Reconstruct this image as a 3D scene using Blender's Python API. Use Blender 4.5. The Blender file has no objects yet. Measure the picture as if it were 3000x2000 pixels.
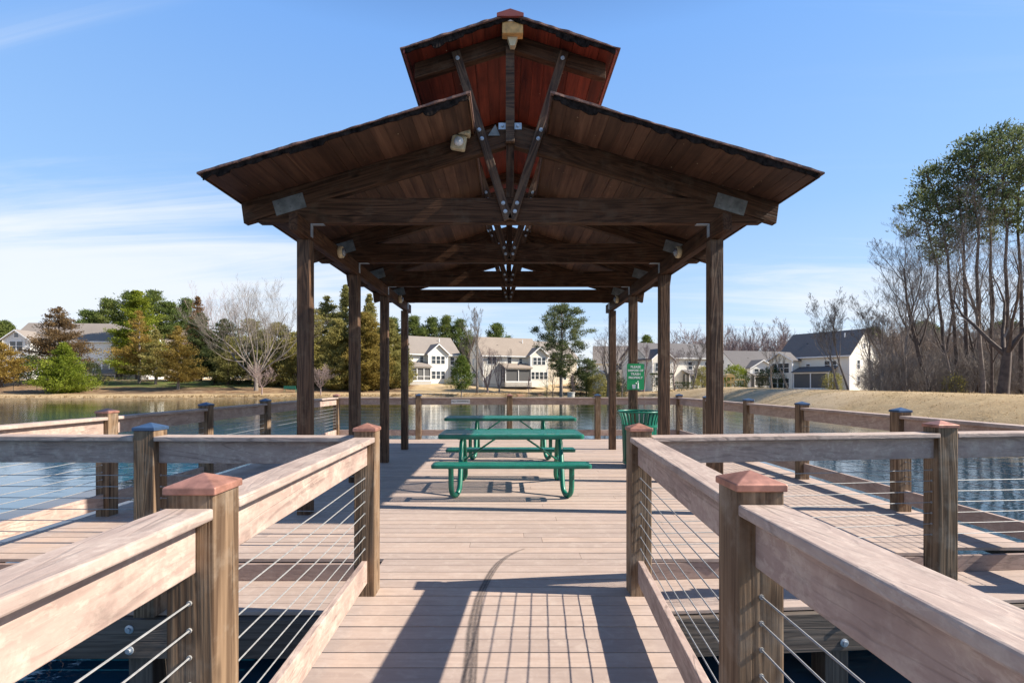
import bpy, math, random
from mathutils import Vector, Matrix, noise
R = math.radians
C = bpy.context.scene.collection
sc = bpy.context.scene
F = 1476.0; VX = 1485.0; HY = 1122.0; EYE = 1.43

# ---------------- camera
cam_d = bpy.data.cameras.new('camera'); cam = bpy.data.objects.new('camera', cam_d); C.objects.link(cam)
cam.location = (0, 0, EYE); cam.rotation_euler = (R(90), 0, 0)
cam_d.sensor_width = 36; cam_d.lens = F/3000*36
cam_d.shift_x = 15/3000; cam_d.shift_y = 122/3000
cam_d.clip_start = 0.05; cam_d.clip_end = 3000
sc.camera = cam
sc.view_settings.view_transform = 'Standard'; sc.view_settings.look = 'None'
sc.view_settings.exposure = 0.98; sc.view_settings.gamma = 1.0

# ---------------- sun and sky
SUN_E = R(37.2); SUN_A = R(4.5)
S = Vector((math.cos(SUN_E)*math.cos(SUN_A), -math.cos(SUN_E)*math.sin(SUN_A), math.sin(SUN_E)))
sl = bpy.data.lights.new('sun', 'SUN'); so = bpy.data.objects.new('sun', sl); C.objects.link(so)
sl.energy = 5.0; sl.angle = R(0.5); sl.color = (1.0, 0.91, 0.79)
so.rotation_euler = S.to_track_quat('Z', 'Y').to_euler(); so.location = (20, -5, 30)

class NT:
    def __init__(s, tree): s.t = tree; s.n = tree.nodes; s.l = tree.links
    def node(s, typ, ins=None, **kw):
        n = s.n.new(typ)
        for k, v in kw.items(): setattr(n, k, v)
        for k, v in (ins or {}).items():
            i = n.inputs[k]
            if isinstance(v, bpy.types.NodeSocket): s.l.new(v, i)
            else:
                if isinstance(v, tuple) and len(v) == 3 and i.type == 'RGBA': v = (*v, 1)
                i.default_value = v
        return n
    def math(s, op, a, b=0.0, c=None, clamp=False):
        n = s.n.new('ShaderNodeMath'); n.operation = op; n.use_clamp = clamp
        for i, v in enumerate((a, b, c)):
            if v is None: continue
            if isinstance(v, bpy.types.NodeSocket): s.l.new(v, n.inputs[i])
            else: n.inputs[i].default_value = v
        return n.outputs[0]
    def mix(s, f, a, b, blend='MIX'):
        n = s.n.new('ShaderNodeMix'); n.data_type = 'RGBA'; n.blend_type = blend
        for i, v in ((0, f), (6, a), (7, b)):
            if isinstance(v, bpy.types.NodeSocket): s.l.new(v, n.inputs[i])
            else: n.inputs[i].default_value = (*v, 1) if isinstance(v, tuple) and len(v) == 3 else v
        return n.outputs[2]
    def ramp(s, f, stops):
        n = s.n.new('ShaderNodeValToRGB'); s.l.new(f, n.inputs[0]); cr = n.color_ramp
        while len(cr.elements) < len(stops): cr.elements.new(0.5)
        for e, (p, c) in zip(cr.elements, stops):
            e.position = p; e.color = (c, c, c, 1) if isinstance(c, (int, float)) else (*c, 1)
        return n.outputs[0]
    def mapr(s, v, a, b, c=0.0, d=1.0, smooth=False):
        n = s.n.new('ShaderNodeMapRange'); n.interpolation_type = 'SMOOTHSTEP' if smooth else 'LINEAR'
        s.l.new(v, n.inputs[0])
        for i, q in zip((1, 2, 3, 4), (a, b, c, d)): n.inputs[i].default_value = q
        return n.outputs[0]

w = bpy.data.worlds.new('World'); sc.world = w; w.use_nodes = True
t = NT(w.node_tree); t.n.clear()
sky = t.node('ShaderNodeTexSky', sky_type='NISHITA', sun_disc=False, sun_elevation=SUN_E, sun_rotation=R(94.5),
             altitude=50, air_density=1.0, dust_density=0.35, ozone_density=2.2)
tc = t.node('ShaderNodeTexCoord'); sp = t.node('ShaderNodeSeparateXYZ', {0: tc.outputs['Generated']})
zz = t.math('ADD', t.math('MAXIMUM', sp.outputs[2], 0.0), 0.12)
cx = t.math('DIVIDE', sp.outputs[0], zz); cy = t.math('DIVIDE', sp.outputs[1], zz)
# long cirrus streaks, warped
cv = t.node('ShaderNodeCombineXYZ', {0: t.math('MULTIPLY', t.math('ADD', cx, t.math('MULTIPLY', cy, 0.5)), 0.30), 1: t.math('MULTIPLY', cy, 1.5), 2: 3.1})
n1 = t.node('ShaderNodeTexNoise', {'Vector': cv.outputs[0], 'Scale': 1.0, 'Detail': 10.0, 'Roughness': 0.66, 'Distortion': 1.2})
cv2 = t.node('ShaderNodeCombineXYZ', {0: t.math('MULTIPLY', cx, 0.28), 1: t.math('MULTIPLY', cy, 0.33), 2: 8.7})
n2 = t.node('ShaderNodeTexNoise', {'Vector': cv2.outputs[0], 'Scale': 1.0, 'Detail': 5.0, 'Roughness': 0.55, 'Distortion': 0.3})
el = sp.outputs[2]
low = t.mapr(el, 0.42, 0.10, 0.0, 1.0, True)
left = t.mapr(sp.outputs[0], 0.45, -0.75, 0.0, 1.0, True)
amt = t.math('ADD', t.math('MULTIPLY', low, 0.25), t.math('MULTIPLY', t.math('MULTIPLY', left, t.mapr(el, 0.62, 0.16, 0.0, 1.0, True)), 0.19))
dens = t.math('ADD', t.math('ADD', t.math('MULTIPLY', n1.outputs[0], 0.6), t.math('MULTIPLY', n2.outputs[0], 0.6)), amt)
cv3 = t.node('ShaderNodeCombineXYZ', {0: t.math('MULTIPLY', t.math('ADD', cx, t.math('MULTIPLY', cy, -0.8)), 0.22), 1: t.math('MULTIPLY', t.math('ADD', cy, t.math('MULTIPLY', cx, 0.18)), 2.6), 2: 14.0})
n3_ = t.node('ShaderNodeTexNoise', {'Vector': cv3.outputs[0], 'Scale': 1.0, 'Detail': 8.0, 'Roughness': 0.55, 'Distortion': 0.5})
wisp = t.math('MULTIPLY', t.mapr(n3_.outputs[0], 0.52, 0.78, 0.0, 0.85, True), t.math('MULTIPLY', t.mapr(el, 0.60, 0.35, 0.0, 1.0, True), t.mapr(sp.outputs[0], -0.1, -0.55, 0.12, 1.0, True)))
cl = t.math('MAXIMUM', t.mapr(dens, 0.72, 1.04, 0.0, 0.84, True), wisp)
# the clear part: Nishita, a little more saturated blue as on the photograph
tint = t.mix(1.0, sky.outputs[0], (1.2, 1.42, 1.62), 'MULTIPLY')
lum = t.math('MULTIPLY', t.mapr(el, 0.0, 0.45, 1.0, 0.8), 1.0)
grd = t.ramp(t.math('MAXIMUM', el, 0.0), [(0, (0.66, 0.77, 0.95)), (0.14, (0.53, 0.70, 0.96)), (0.30, (0.345, 0.585, 0.97)), (0.56, (0.225, 0.475, 1.0)), (0.72, (0.055, 0.145, 0.40))])  # last stop: unseen zenith darkened to weaken the ambient light
grd = t.mix(1.0, grd, (6.3, 6.25, 6.1), 'MULTIPLY')
c1 = t.mix(0.80, tint, grd)
c2 = t.mix(cl, c1, (5.9, 6.15, 6.5))
bg = t.node('ShaderNodeBackground', {'Color': c2, 'Strength': 0.082})
t.l.new(bg.outputs[0], t.node('ShaderNodeOutputWorld').inputs[0])

# ---------------- materials
def new_mat(name):
    m = bpy.data.materials.new(name); m.use_nodes = True; q = NT(m.node_tree); q.n.clear()
    b = q.node('ShaderNodeBsdfPrincipled'); o = q.node('ShaderNodeOutputMaterial'); q.l.new(b.outputs[0], o.inputs[0])
    q.b = b; q.o = o; q.m = m
    return q
def setp(q, **kw):
    for k, v in kw.items():
        i = q.b.inputs[{'spec': 'Specular IOR Level', 'rough': 'Roughness', 'col': 'Base Color', 'metal': 'Metallic', 'nor': 'Normal'}[k]]
        if isinstance(v, bpy.types.NodeSocket): q.l.new(v, i)
        else: i.default_value = (*v, 1) if isinstance(v, tuple) else v
def coords(q, scale, rnd=True, kind='Object'):
    tc = q.node('ShaderNodeTexCoord'); mp = q.node('ShaderNodeMapping', {'Vector': tc.outputs[kind], 'Scale': scale})
    if not rnd: return mp.outputs[0]
    g = q.node('ShaderNodeNewGeometry'); oi = q.node('ShaderNodeObjectInfo')
    r = q.math('MULTIPLY', q.math('ADD', g.outputs['Random Per Island'], oi.outputs['Random']), 37.0)
    return q.node('ShaderNodeVectorMath', {0: mp.outputs[0], 1: q.node('ShaderNodeCombineXYZ', {0: r, 1: r, 2: r}).outputs[0]}, operation='ADD').outputs[0]
def noise_t(q, v, scale, detail=4.0, rough=0.55, dist=0.0):
    return q.node('ShaderNodeTexNoise', {'Vector': v, 'Scale': scale, 'Detail': detail, 'Roughness': rough, 'Distortion': dist}).outputs[0]
def bump(q, h, strength, dist=0.01):
    return q.node('ShaderNodeBump', {'Height': h, 'Strength': strength, 'Distance': dist}).outputs[0]
def simple(name, col, rough=0.6, metal=0.0, var=0.12, scale=6.0, spec=0.5, bmp=0.0):
    q = new_mat(name); v = coords(q, (1, 1, 1))
    n = noise_t(q, v, scale, 5)
    a = tuple(c*(1-var) for c in col); b = tuple(min(1, c*(1+var)) for c in col)
    setp(q, col=q.mix(q.mapr(n, 0.3, 0.7), a, b), rough=rough, metal=metal, spec=spec)
    if bmp: setp(q, nor=bump(q, n, bmp))
    return q.m
def grain(name, dark, light, crack, stretch=(0.5, 14, 14), rough=0.75, knots=True, bmp=0.6, stain=None, ringscale=1.0, spec=0.3, ends=None, streak=0.5):
    """sawn wood, the length along local x"""
    q = new_mat(name)
    v = coords(q, stretch); v1 = coords(q, (1, 1, 1))
    a = noise_t(q, v, 1.6*ringscale, 6, 0.62, 0.9)
    fine = noise_t(q, coords(q, (1.5, 90, 90)), 1.0, 4, 0.6, 0.2)
    wv = q.math('SINE', q.math('MULTIPLY', noise_t(q, coords(q, (0.55, 7, 7)), 1.0*ringscale, 3, 0.5, 0.5), 62.0))
    g = q.math('ADD', q.math('MULTIPLY', a, 0.75), q.math('MULTIPLY', q.math('ADD', wv, 1.0), 0.14*streak/0.5))
    g = q.math('ADD', g, q.math('MULTIPLY', q.math('SUBTRACT', fine, 0.5), 0.55))
    col = q.mix(q.mapr(g, 0.28, 0.85), dark, light)
    big = noise_t(q, v1, 1.3, 3)
    col = q.mix(q.mapr(big, 0.35, 0.7, 0.0, 0.35), col, dark)
    ck = noise_t(q, coords(q, (0.9, 34, 34)), 1.0, 3, 0.55, 0.4)
    ckm = q.mapr(ck, 0.66, 0.71)
    col = q.mix(q.math('MULTIPLY', ckm, 0.8), col, crack)
    if knots:
        vo = q.node('ShaderNodeTexVoronoi', {'Vector': coords(q, (2.0, 5.5, 5.5)), 'Scale': 1.0}).outputs['Distance']
        col = q.mix(q.mapr(vo, 0.13, 0.05, 0.0, 0.75), col, crack)
    if stain:
        sn = noise_t(q, v1, 5.0, 6, 0.65)
        col = q.mix(q.mapr(sn, 0.52, 0.72, 0.0, 0.6), col, stain)
    h = q.math('SUBTRACT', g, q.math('MULTIPLY', ckm, 0.8))
    setp(q, col=col, rough=rough, spec=spec, nor=bump(q, h, bmp, 0.006))
    return q.m
def composite(name, a, b, blotch, dirt, rough=0.7, bmp=0.35, pattern=1.0, axis=(0.8, 9, 9), island=True):
    q = new_mat(name)
    v = coords(q, (1, 1, 1)); vg = coords(q, axis)
    n1 = noise_t(q, vg, 3.0, 6, 0.65, 0.4); n2 = noise_t(q, v, 3.2, 6, 0.6, 0.2); n3 = noise_t(q, v, 26.0, 5, 0.7); n4 = noise_t(q, v, 9.0, 6, 0.7, 0.6)
    g = q.node('ShaderNodeNewGeometry'); rnd = g.outputs['Random Per Island']
    col = q.mix(q.mapr(n1, 0.3, 0.72), a, b)
    if island: col = q.mix(1.0, col, q.ramp(rnd, [(0, (0.86, 0.86, 0.87)), (0.5, (1, 1, 1)), (1, (1.1, 1.07, 1.03))]), 'MULTIPLY')
    col = q.mix(q.mapr(n4, 0.50, 0.66, 0.0, 0.55*pattern), col, blotch)
    col = q.mix(q.mapr(n2, 0.52, 0.74, 0.0, 0.6*pattern), col, dirt)
    col = q.mix(q.mapr(n3, 0.35, 0.65, 0.0, 0.22), col, dirt)
    h = q.math('ADD', n1, q.math('MULTIPLY', n3, 0.5))
    if not island:
        gw = q.math('SINE', q.math('MULTIPLY', noise_t(q, coords(q, (0.45, 3.6, 3.6)), 1.0, 4, 0.55, 0.7), 95.0))
        line = q.mapr(gw, 0.55, 0.98)
        zone = q.mapr(noise_t(q, v, 1.7, 3), 0.42, 0.60)
        col = q.mix(q.math('MULTIPLY', q.math('MULTIPLY', line, zone), 0.42), col, tuple(c*0.45 for c in dirt))
        fl = q.mapr(noise_t(q, coords(q, (0.7, 1.4, 1.4)), 34.0, 4, 0.6, 0.3), 0.54, 0.62)
        col = q.mix(q.math('MULTIPLY', fl, q.mapr(n2, 0.58, 0.42, 0.0, 0.35)), col, tuple(min(1, c*1.12) for c in blotch))
        grime = q.mapr(noise_t(q, coords(q, (1.2, 5, 5)), 2.2, 7, 0.72, 0.8), 0.56, 0.74)
        col = q.mix(q.math('MULTIPLY', grime, 0.6), col, (0.13, 0.10, 0.084))
        h = q.math('SUBTRACT', h, q.math('MULTIPLY', line, 0.4))
    else:
        grime = q.mapr(noise_t(q, coords(q, (0.35, 0.9, 1), False), 1.4, 8, 0.72, 1.2), 0.56, 0.72)
        col = q.mix(q.math('MULTIPLY', grime, 0.30), col, (0.20, 0.165, 0.145))
        spt = q.mapr(noise_t(q, coords(q, (1, 1, 1), False), 55.0, 3, 0.6), 0.74, 0.78)
        col = q.mix(q.math('MULTIPLY', spt, 0.5), col, (0.16, 0.12, 0.10))
    setp(q, col=col, rough=rough, spec=0.3, nor=bump(q, h, bmp, 0.004))
    return q.m
M = {}
M['deck'] = composite('deck_composite', (0.365, 0.280, 0.235), (0.47, 0.370, 0.31), (0.50, 0.41, 0.345), (0.33, 0.255, 0.21))
M['rail'] = composite('rail_composite', (0.35, 0.252, 0.212), (0.48, 0.362, 0.30), (0.56, 0.455, 0.375), (0.25, 0.175, 0.15), pattern=1.35, island=False)
M['cap'] = composite('cap_composite', (0.36, 0.272, 0.232), (0.47, 0.37, 0.31), (0.53, 0.44, 0.37), (0.24, 0.185, 0.16), pattern=1.25, island=False, bmp=0.5)
M['fascia'] = composite('fascia_composite', (0.26, 0.185, 0.16), (0.33, 0.245, 0.21), (0.36, 0.28, 0.24), (0.21, 0.155, 0.135), island=False)
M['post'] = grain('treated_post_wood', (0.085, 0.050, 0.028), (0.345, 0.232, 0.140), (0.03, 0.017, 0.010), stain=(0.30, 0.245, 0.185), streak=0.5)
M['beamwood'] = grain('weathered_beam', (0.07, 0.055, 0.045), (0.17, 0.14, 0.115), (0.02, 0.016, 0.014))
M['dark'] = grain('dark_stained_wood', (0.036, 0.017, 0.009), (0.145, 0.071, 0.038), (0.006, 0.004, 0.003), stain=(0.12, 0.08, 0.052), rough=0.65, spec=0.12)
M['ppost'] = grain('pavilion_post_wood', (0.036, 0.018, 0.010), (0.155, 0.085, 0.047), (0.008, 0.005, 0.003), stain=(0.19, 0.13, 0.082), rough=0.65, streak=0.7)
def soffit(name, a, b, joint=(0.02, 0.01, 0.008)):
    q = new_mat(name)
    g = q.node('ShaderNodeNewGeometry'); rnd = g.outputs['Random Per Island']
    n = noise_t(q, coords(q, (14, 0.8, 14)), 1.5, 6, 0.6, 0.6); n2 = noise_t(q, coords(q, (1, 1, 1)), 2.5, 4)
    col = q.mix(q.mapr(n, 0.3, 0.72), a, b)
    col = q.mix(1.0, col, q.ramp(rnd, [(0, 0.55), (0.5, 0.9), (1, 1.35)]), 'MULTIPLY')
    col = q.mix(q.mapr(n2, 0.5, 0.75, 0, 0.6), col, tuple(c*0.45 for c in a))
    vo = q.node('ShaderNodeTexVoronoi', {'Vector': coords(q, (1, 1, 1)), 'Scale': 11.0}).outputs['Distance']
    dots = q.math('MULTIPLY', q.mapr(vo, 0.09, 0.05), q.mapr(n2, 0.52, 0.62))
    col = q.mix(dots, col, (0.55, 0.42, 0.27))
    setp(q, col=col, rough=0.6, spec=0.3, nor=bump(q, n, 0.3, 0.004))
    return q.m
M['soffit'] = soffit('soffit_boards', (0.060, 0.027, 0.016), (0.155, 0.078, 0.046))
M['redsoffit'] = soffit('red_soffit_boards', (0.075, 0.013, 0.007), (0.22, 0.042, 0.020))
M['shingle'] = simple('pavilion_shingle', (0.20, 0.11, 0.085), 0.9, var=0.3, scale=30, bmp=0.5)
M['roofedge'] = simple('roof_edge_felt', (0.022, 0.015, 0.012), 0.95, var=0.9, scale=18, spec=0.1, bmp=1.0)
M['redmetal'] = simple('red_flashing', (0.30, 0.075, 0.055), 0.5, var=0.2)
M['copper'] = simple('copper_cap', (0.42, 0.205, 0.15), 0.5, metal=0.5, var=0.34, scale=22, bmp=0.10)
M['bluecap'] = simple('blue_grey_cap', (0.045, 0.085, 0.16), 0.35, metal=0.3, var=0.3, scale=8)
M['galv'] = simple('galvanised_steel', (0.42, 0.46, 0.50), 0.45, metal=0.55, var=0.25, scale=14)
M['galvdull'] = simple('dull_galvanised_plate', (0.20, 0.20, 0.185), 0.6, metal=0.3, var=0.35, scale=12)
M['cable'] = simple('steel_cable', (0.30, 0.30, 0.295), 0.6, metal=0.2, var=0.2, scale=60)
M['cream'] = simple('aged_cream_plastic', (0.62, 0.50, 0.30), 0.5, var=0.25, scale=14)
M['amber'] = simple('yellowed_fixture', (0.62, 0.34, 0.11), 0.5, var=0.3, scale=18)
M['white'] = simple('white_paint', (0.85, 0.85, 0.83), 0.5, var=0.05)
M['black'] = simple('black_paint', (0.015, 0.015, 0.017), 0.5)
M['glass'] = simple('lamp_glass', (0.25, 0.26, 0.28), 0.1, metal=0.4)
M['green'] = simple('green_thermoplastic', (0.004, 0.138, 0.088), 0.36, var=0.3, scale=7)
M['signgreen'] = simple('sign_green', (0.010, 0.33, 0.105), 0.4, var=0.05)
M['concrete'] = simple('concrete', (0.42, 0.40, 0.36), 0.85, var=0.2)
M['yellowwood'] = simple('yellow_pine', (0.60, 0.42, 0.17), 0.7)
M['sand'] = simple('soil', (0.30, 0.20, 0.12), 0.9, var=0.2)
M['mulch'] = simple('pine_straw', (0.23, 0.12, 0.07), 0.95, var=0.35, scale=3)
def mesh_metal():
    q = new_mat('green_expanded_metal')
    tc = q.node('ShaderNodeTexCoord'); s = q.node('ShaderNodeSeparateXYZ', {0: tc.outputs['Object']})
    k = 2*math.pi/0.030; ky = 2*math.pi/0.019
    f = q.math('MULTIPLY', q.math('SINE', q.math('ADD', q.math('MULTIPLY', s.outputs[0], k/2), q.math('MULTIPLY', s.outputs[1], ky/2))),
               q.math('SINE', q.math('SUBTRACT', q.math('MULTIPLY', s.outputs[0], k/2), q.math('MULTIPLY', s.outputs[1], ky/2))))
    hole = q.math('GREATER_THAN', q.math('ABSOLUTE', f), 0.50)
    setp(q, col=(0.014, 0.20, 0.155), rough=0.4)
    tr = q.node('ShaderNodeBsdfTransparent'); mx = q.node('ShaderNodeMixShader', {0: hole, 1: q.b.outputs[0], 2: tr.outputs[0]})
    q.l.new(mx.outputs[0], q.o.inputs[0])
    return q.m
M['greenmesh'] = mesh_metal()
def foliage(name, cols, var=0.45, trans=0.5):
    q = new_mat(name); g = q.node('ShaderNodeNewGeometry'); oi = q.node('ShaderNodeObjectInfo')
    n = noise_t(q, coords(q, (1, 1, 1), False), 0.45, 3)
    f = q.math('ADD', q.math('MULTIPLY', g.outputs['Random Per Island'], 0.5), q.math('MULTIPLY', q.mapr(n, 0.3, 0.7), 0.5))
    k = len(cols)-1
    col = q.ramp(f, [(i/k, c) for i, c in enumerate(cols)])
    col = q.mix(1.0, col, q.ramp(oi.outputs['Random'], [(0, (0.85, 0.9, 0.9)), (1, (1.12, 1.06, 1.0))]), 'MULTIPLY')
    setp(q, col=col, rough=0.65, spec=0.25)
    tb = q.node('ShaderNodeBsdfTranslucent', {'Color': col}); mx = q.node('ShaderNodeMixShader', {0: trans, 1: q.b.outputs[0], 2: tb.outputs[0]})
    q.l.new(mx.outputs[0], q.o.inputs[0])
    return q.m
M['f_olive'] = foliage('olive_foliage', [(0.11, 0.11, 0.036), (0.28, 0.26, 0.085), (0.46, 0.41, 0.15)])
M['f_gold'] = foliage('golden_foliage', [(0.15, 0.105, 0.028), (0.33, 0.235, 0.055), (0.47, 0.34, 0.1)])
M['f_brown'] = foliage('brown_foliage', [(0.111, 0.065, 0.034), (0.221, 0.137, 0.065), (0.351, 0.221, 0.098)])
M['f_bright'] = foliage('bright_green_foliage', [(0.07, 0.095, 0.012), (0.21, 0.26, 0.025), (0.38, 0.4, 0.06)])
M['f_dark'] = foliage('dark_green_foliage', [(0.03, 0.045, 0.018), (0.075, 0.1, 0.034), (0.15, 0.17, 0.06)])
M['f_pine'] = foliage('pine_foliage', [(0.045, 0.07, 0.02), (0.13, 0.175, 0.045), (0.27, 0.3, 0.09)])
M['f_pinedark'] = foliage('dark_pine_foliage', [(0.04, 0.058, 0.028), (0.11, 0.14, 0.058), (0.25, 0.27, 0.12)])
M['f_gloss'] = foliage('magnolia_foliage', [(0.039, 0.065, 0.016), (0.117, 0.169, 0.031), (0.286, 0.299, 0.078)])
M['bark_grey'] = simple('grey_bark', (0.20, 0.165, 0.14), 0.9, var=0.35, scale=3)
M['bark_pale'] = simple('pale_bark', (0.19, 0.16, 0.135), 0.9, var=0.25, scale=3)
M['bark_dark'] = simple('dark_bark', (0.085, 0.062, 0.050), 0.9, var=0.4, scale=3)
M['bark_pink'] = simple('pinkish_twigs', (0.25, 0.185, 0.17), 0.9, var=0.25, scale=3)
M['bark_brush'] = simple('brush_twigs', (0.25, 0.20, 0.16), 0.9, var=0.6, scale=0.6)
def siding(name, col):
    q = new_mat(name); tc = q.node('ShaderNodeTexCoord'); s = q.node('ShaderNodeSeparateXYZ', {0: tc.outputs['Object']})
    saw = q.math('FRACT', q.math('MULTIPLY', s.outputs[2], 1/0.2))
    n = noise_t(q, coords(q, (1, 1, 1)), 0.8, 4)
    c = q.mix(q.mapr(n, 0.3, 0.7), tuple(x*0.93 for x in col), col)
    c = q.mix(q.mapr(saw, 0.12, 0.0, 0.0, 0.35), c, tuple(x*0.55 for x in col))
    setp(q, col=c, rough=0.7, nor=bump(q, saw, 0.4, 0.02))
    return q.m
M['sidingA'] = siding('cream_siding', (0.80, 0.765, 0.67)); M['sidingB'] = siding('grey_siding', (0.76, 0.765, 0.74)); M['sidingC'] = siding('tan_siding', (0.56, 0.49, 0.38))
def shing(name, col):
    q = new_mat(name); v = coords(q, (1, 1, 1), False)
    n = noise_t(q, v, 7, 5, 0.7); n2 = noise_t(q, v, 0.5, 3)
    c = q.mix(q.mapr(n, 0.3, 0.7), tuple(x*0.8 for x in col), tuple(x*1.15 for x in col)); c = q.mix(q.mapr(n2, 0.35, 0.7, 0, 0.4), c, tuple(x*0.75 for x in col))
    setp(q, col=c, rough=0.9); return q.m
M['roofA'] = shing('brown_grey_shingles', (0.25, 0.215, 0.185)); M['roofB'] = shing('dark_grey_shingles', (0.13, 0.12, 0.118)); M['roofC'] = shing('tan_shingles', (0.30, 0.245, 0.195))
def winmat():
    q = new_mat('window_glass'); setp(q, col=(0.045, 0.055, 0.065), rough=0.06, spec=0.8); return q.m
M['pane'] = winmat()
def screenmat():
    q = new_mat('porch_screen_shade'); setp(q, col=(0.10, 0.10, 0.10), rough=0.8); return q.m
M['screen'] = screenmat()
def grassmat():
    q = new_mat('dormant_grass'); v = coords(q, (1, 1, 1), False)
    n1 = noise_t(q, v, 0.06, 6, 0.6, 0.4); n2 = noise_t(q, v, 0.9, 8, 0.7); n3 = noise_t(q, v, 7.0, 6, 0.75); n4 = noise_t(q, v, 0.30, 5, 0.6)
    col = q.mix(q.mapr(n2, 0.3, 0.7), (0.34, 0.24, 0.13), (0.50, 0.38, 0.225))
    col = q.mix(q.mapr(n3, 0.3, 0.7, 0, 0.6), col, (0.42, 0.30, 0.16))
    col = q.mix(q.mapr(n3, 0.62, 0.75, 0, 0.5), col, (0.20, 0.13, 0.07))
    col = q.mix(q.mapr(n4, 0.55, 0.70, 0, 0.55), col, (0.26, 0.20, 0.10))
    col = q.mix(q.mapr(n1, 0.50, 0.62, 0, 0.5), col, (0.52, 0.42, 0.30))
    at = q.node('ShaderNodeAttribute', attribute_name='cover')
    s = q.node('ShaderNodeSeparateColor', {0: at.outputs['Color']})
    col = q.mix(q.math('MULTIPLY', s.outputs[0], q.mapr(n2, 0.25, 0.6)), col, (0.15, 0.085, 0.05))      # pine straw under the trees
    col = q.mix(q.math('MULTIPLY', s.outputs[1], q.mapr(n2, 0.65, 0.35)), col, (0.075, 0.17, 0.03))      # green lawn
    col = q.mix(s.outputs[2], col, (0.10, 0.075, 0.05))                                                     # wet bank
    setp(q, col=col, rough=0.95, spec=0.1, nor=bump(q, q.math('ADD', n3, n2), 1.0, 0.08))
    return q.m
M['grass'] = grassmat()
def watermat():
    q = new_mat('lake_water')
    va = coords(q, (0.9, 2.6, 1), False); n1 = noise_t(q, va, 1.0, 3, 0.5, 0.4)
    vb = coords(q, (3.0, 8.0, 1), False); n2 = noise_t(q, vb, 1.0, 3, 0.5, 0.5)
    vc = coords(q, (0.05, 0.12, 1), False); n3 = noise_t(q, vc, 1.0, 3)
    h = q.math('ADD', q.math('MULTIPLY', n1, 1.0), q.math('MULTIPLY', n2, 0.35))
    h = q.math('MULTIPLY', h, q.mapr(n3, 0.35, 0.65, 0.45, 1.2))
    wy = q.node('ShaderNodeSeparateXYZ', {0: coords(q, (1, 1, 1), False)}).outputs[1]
    ydist = q.mapr(q.math('ADD', wy, q.math('MULTIPLY', n3, 14.0)), 18.0, 60.0, 0.0, 1.0, True)
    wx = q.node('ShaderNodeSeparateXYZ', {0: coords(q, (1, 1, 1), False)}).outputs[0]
    near = q.mix(q.mapr(q.math('ADD', wx, q.math('MULTIPLY', n3, 4.0)), -3.0, 6.0), (0.008, 0.085, 0.17), (0.016, 0.045, 0.070))  # sky's reflected blue painted into the near base colour, strongest on the left
    setp(q, col=q.mix(ydist, near, (0.045, 0.048, 0.016)), rough=0.02, spec=0.8, nor=bump(q, h, 0.10, 0.10))
    q.b.inputs['IOR'].default_value = 1.33; q.b.inputs['Specular Tint'].default_value = (0.62, 0.86, 1.0, 1)
    return q.m
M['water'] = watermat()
def mark_mat():
    q = new_mat('tyre_rubber_mark'); n = noise_t(q, coords(q, (60, 6, 1), False, 'UV'), 1.0, 5, 0.7)
    tc = q.node('ShaderNodeTexCoord'); s = q.node('ShaderNodeSeparateXYZ', {0: tc.outputs['UV']})
    fade = q.mapr(s.outputs[0], 1.0, 0.6, 0.6, 1.0)
    edge = q.math('MULTIPLY', q.mapr(s.outputs[1], 0.0, 0.15), q.mapr(s.outputs[1], 1.0, 0.85))
    st = q.math('ADD', q.math('MULTIPLY', q.math('SINE', q.math('MULTIPLY', s.outputs[1], 19.0)), 0.2), 0.5)
    f = q.math('MULTIPLY', q.math('MULTIPLY', q.math('ADD', q.mapr(n, 0.35, 0.65, 0, 0.5), st), fade), edge)
    f = q.math('MULTIPLY', f, 0.62, clamp=True)
    setp(q, col=(0.07, 0.06, 0.058), rough=0.9)
    tr = q.node('ShaderNodeBsdfTransparent'); mx = q.node('ShaderNodeMixShader', {0: f, 1: tr.outputs[0], 2: q.b.outputs[0]})
    q.l.new(mx.outputs[0], q.o.inputs[0]); return q.m
M['mark'] = mark_mat()

# ---------------- object helpers
def wm(o):
    m = o.matrix_basis.copy(); p = o.parent
    while p: m = p.matrix_basis @ m; p = p.parent
    return m
def put(o, parent=None, mat=None):
    """link with world matrix o.matrix_basis, then parent keeping it"""
    C.objects.link(o)
    if parent:
        mm = o.matrix_basis.copy(); o.parent = parent; o.matrix_basis = wm(parent).inverted() @ mm
    return o
def obj(name, verts, faces, mat, parent=None, M4=None, smooth=False, bevel=0.0, seg=2):
    me = bpy.data.meshes.new(name); me.from_pydata([tuple(v) for v in verts], [], faces); me.update()
    me.materials.append(M[mat] if isinstance(mat, str) else mat)
    if smooth: me.polygons.foreach_set('use_smooth', [True]*len(me.polygons))
    o = bpy.data.objects.new(name, me)
    if M4 is not None: o.matrix_basis = M4
    if bevel:
        b = o.modifiers.new('bevel', 'BEVEL'); b.width = bevel; b.segments = seg; b.limit_method = 'ANGLE'
    return put(o, parent)
def tag(o, label, cat, group=None, kind=None):
    if label: o['label'] = label
    if cat: o['category'] = cat
    if group: o['group'] = group
    if kind: o['kind'] = kind
    return o
def thing(name, label, cat, loc=(0, 0, 0), group=None):
    o = bpy.data.objects.new(name, None); o.location = loc; o.empty_display_size = 0.2; C.objects.link(o)
    return tag(o, label, cat, group)
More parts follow.
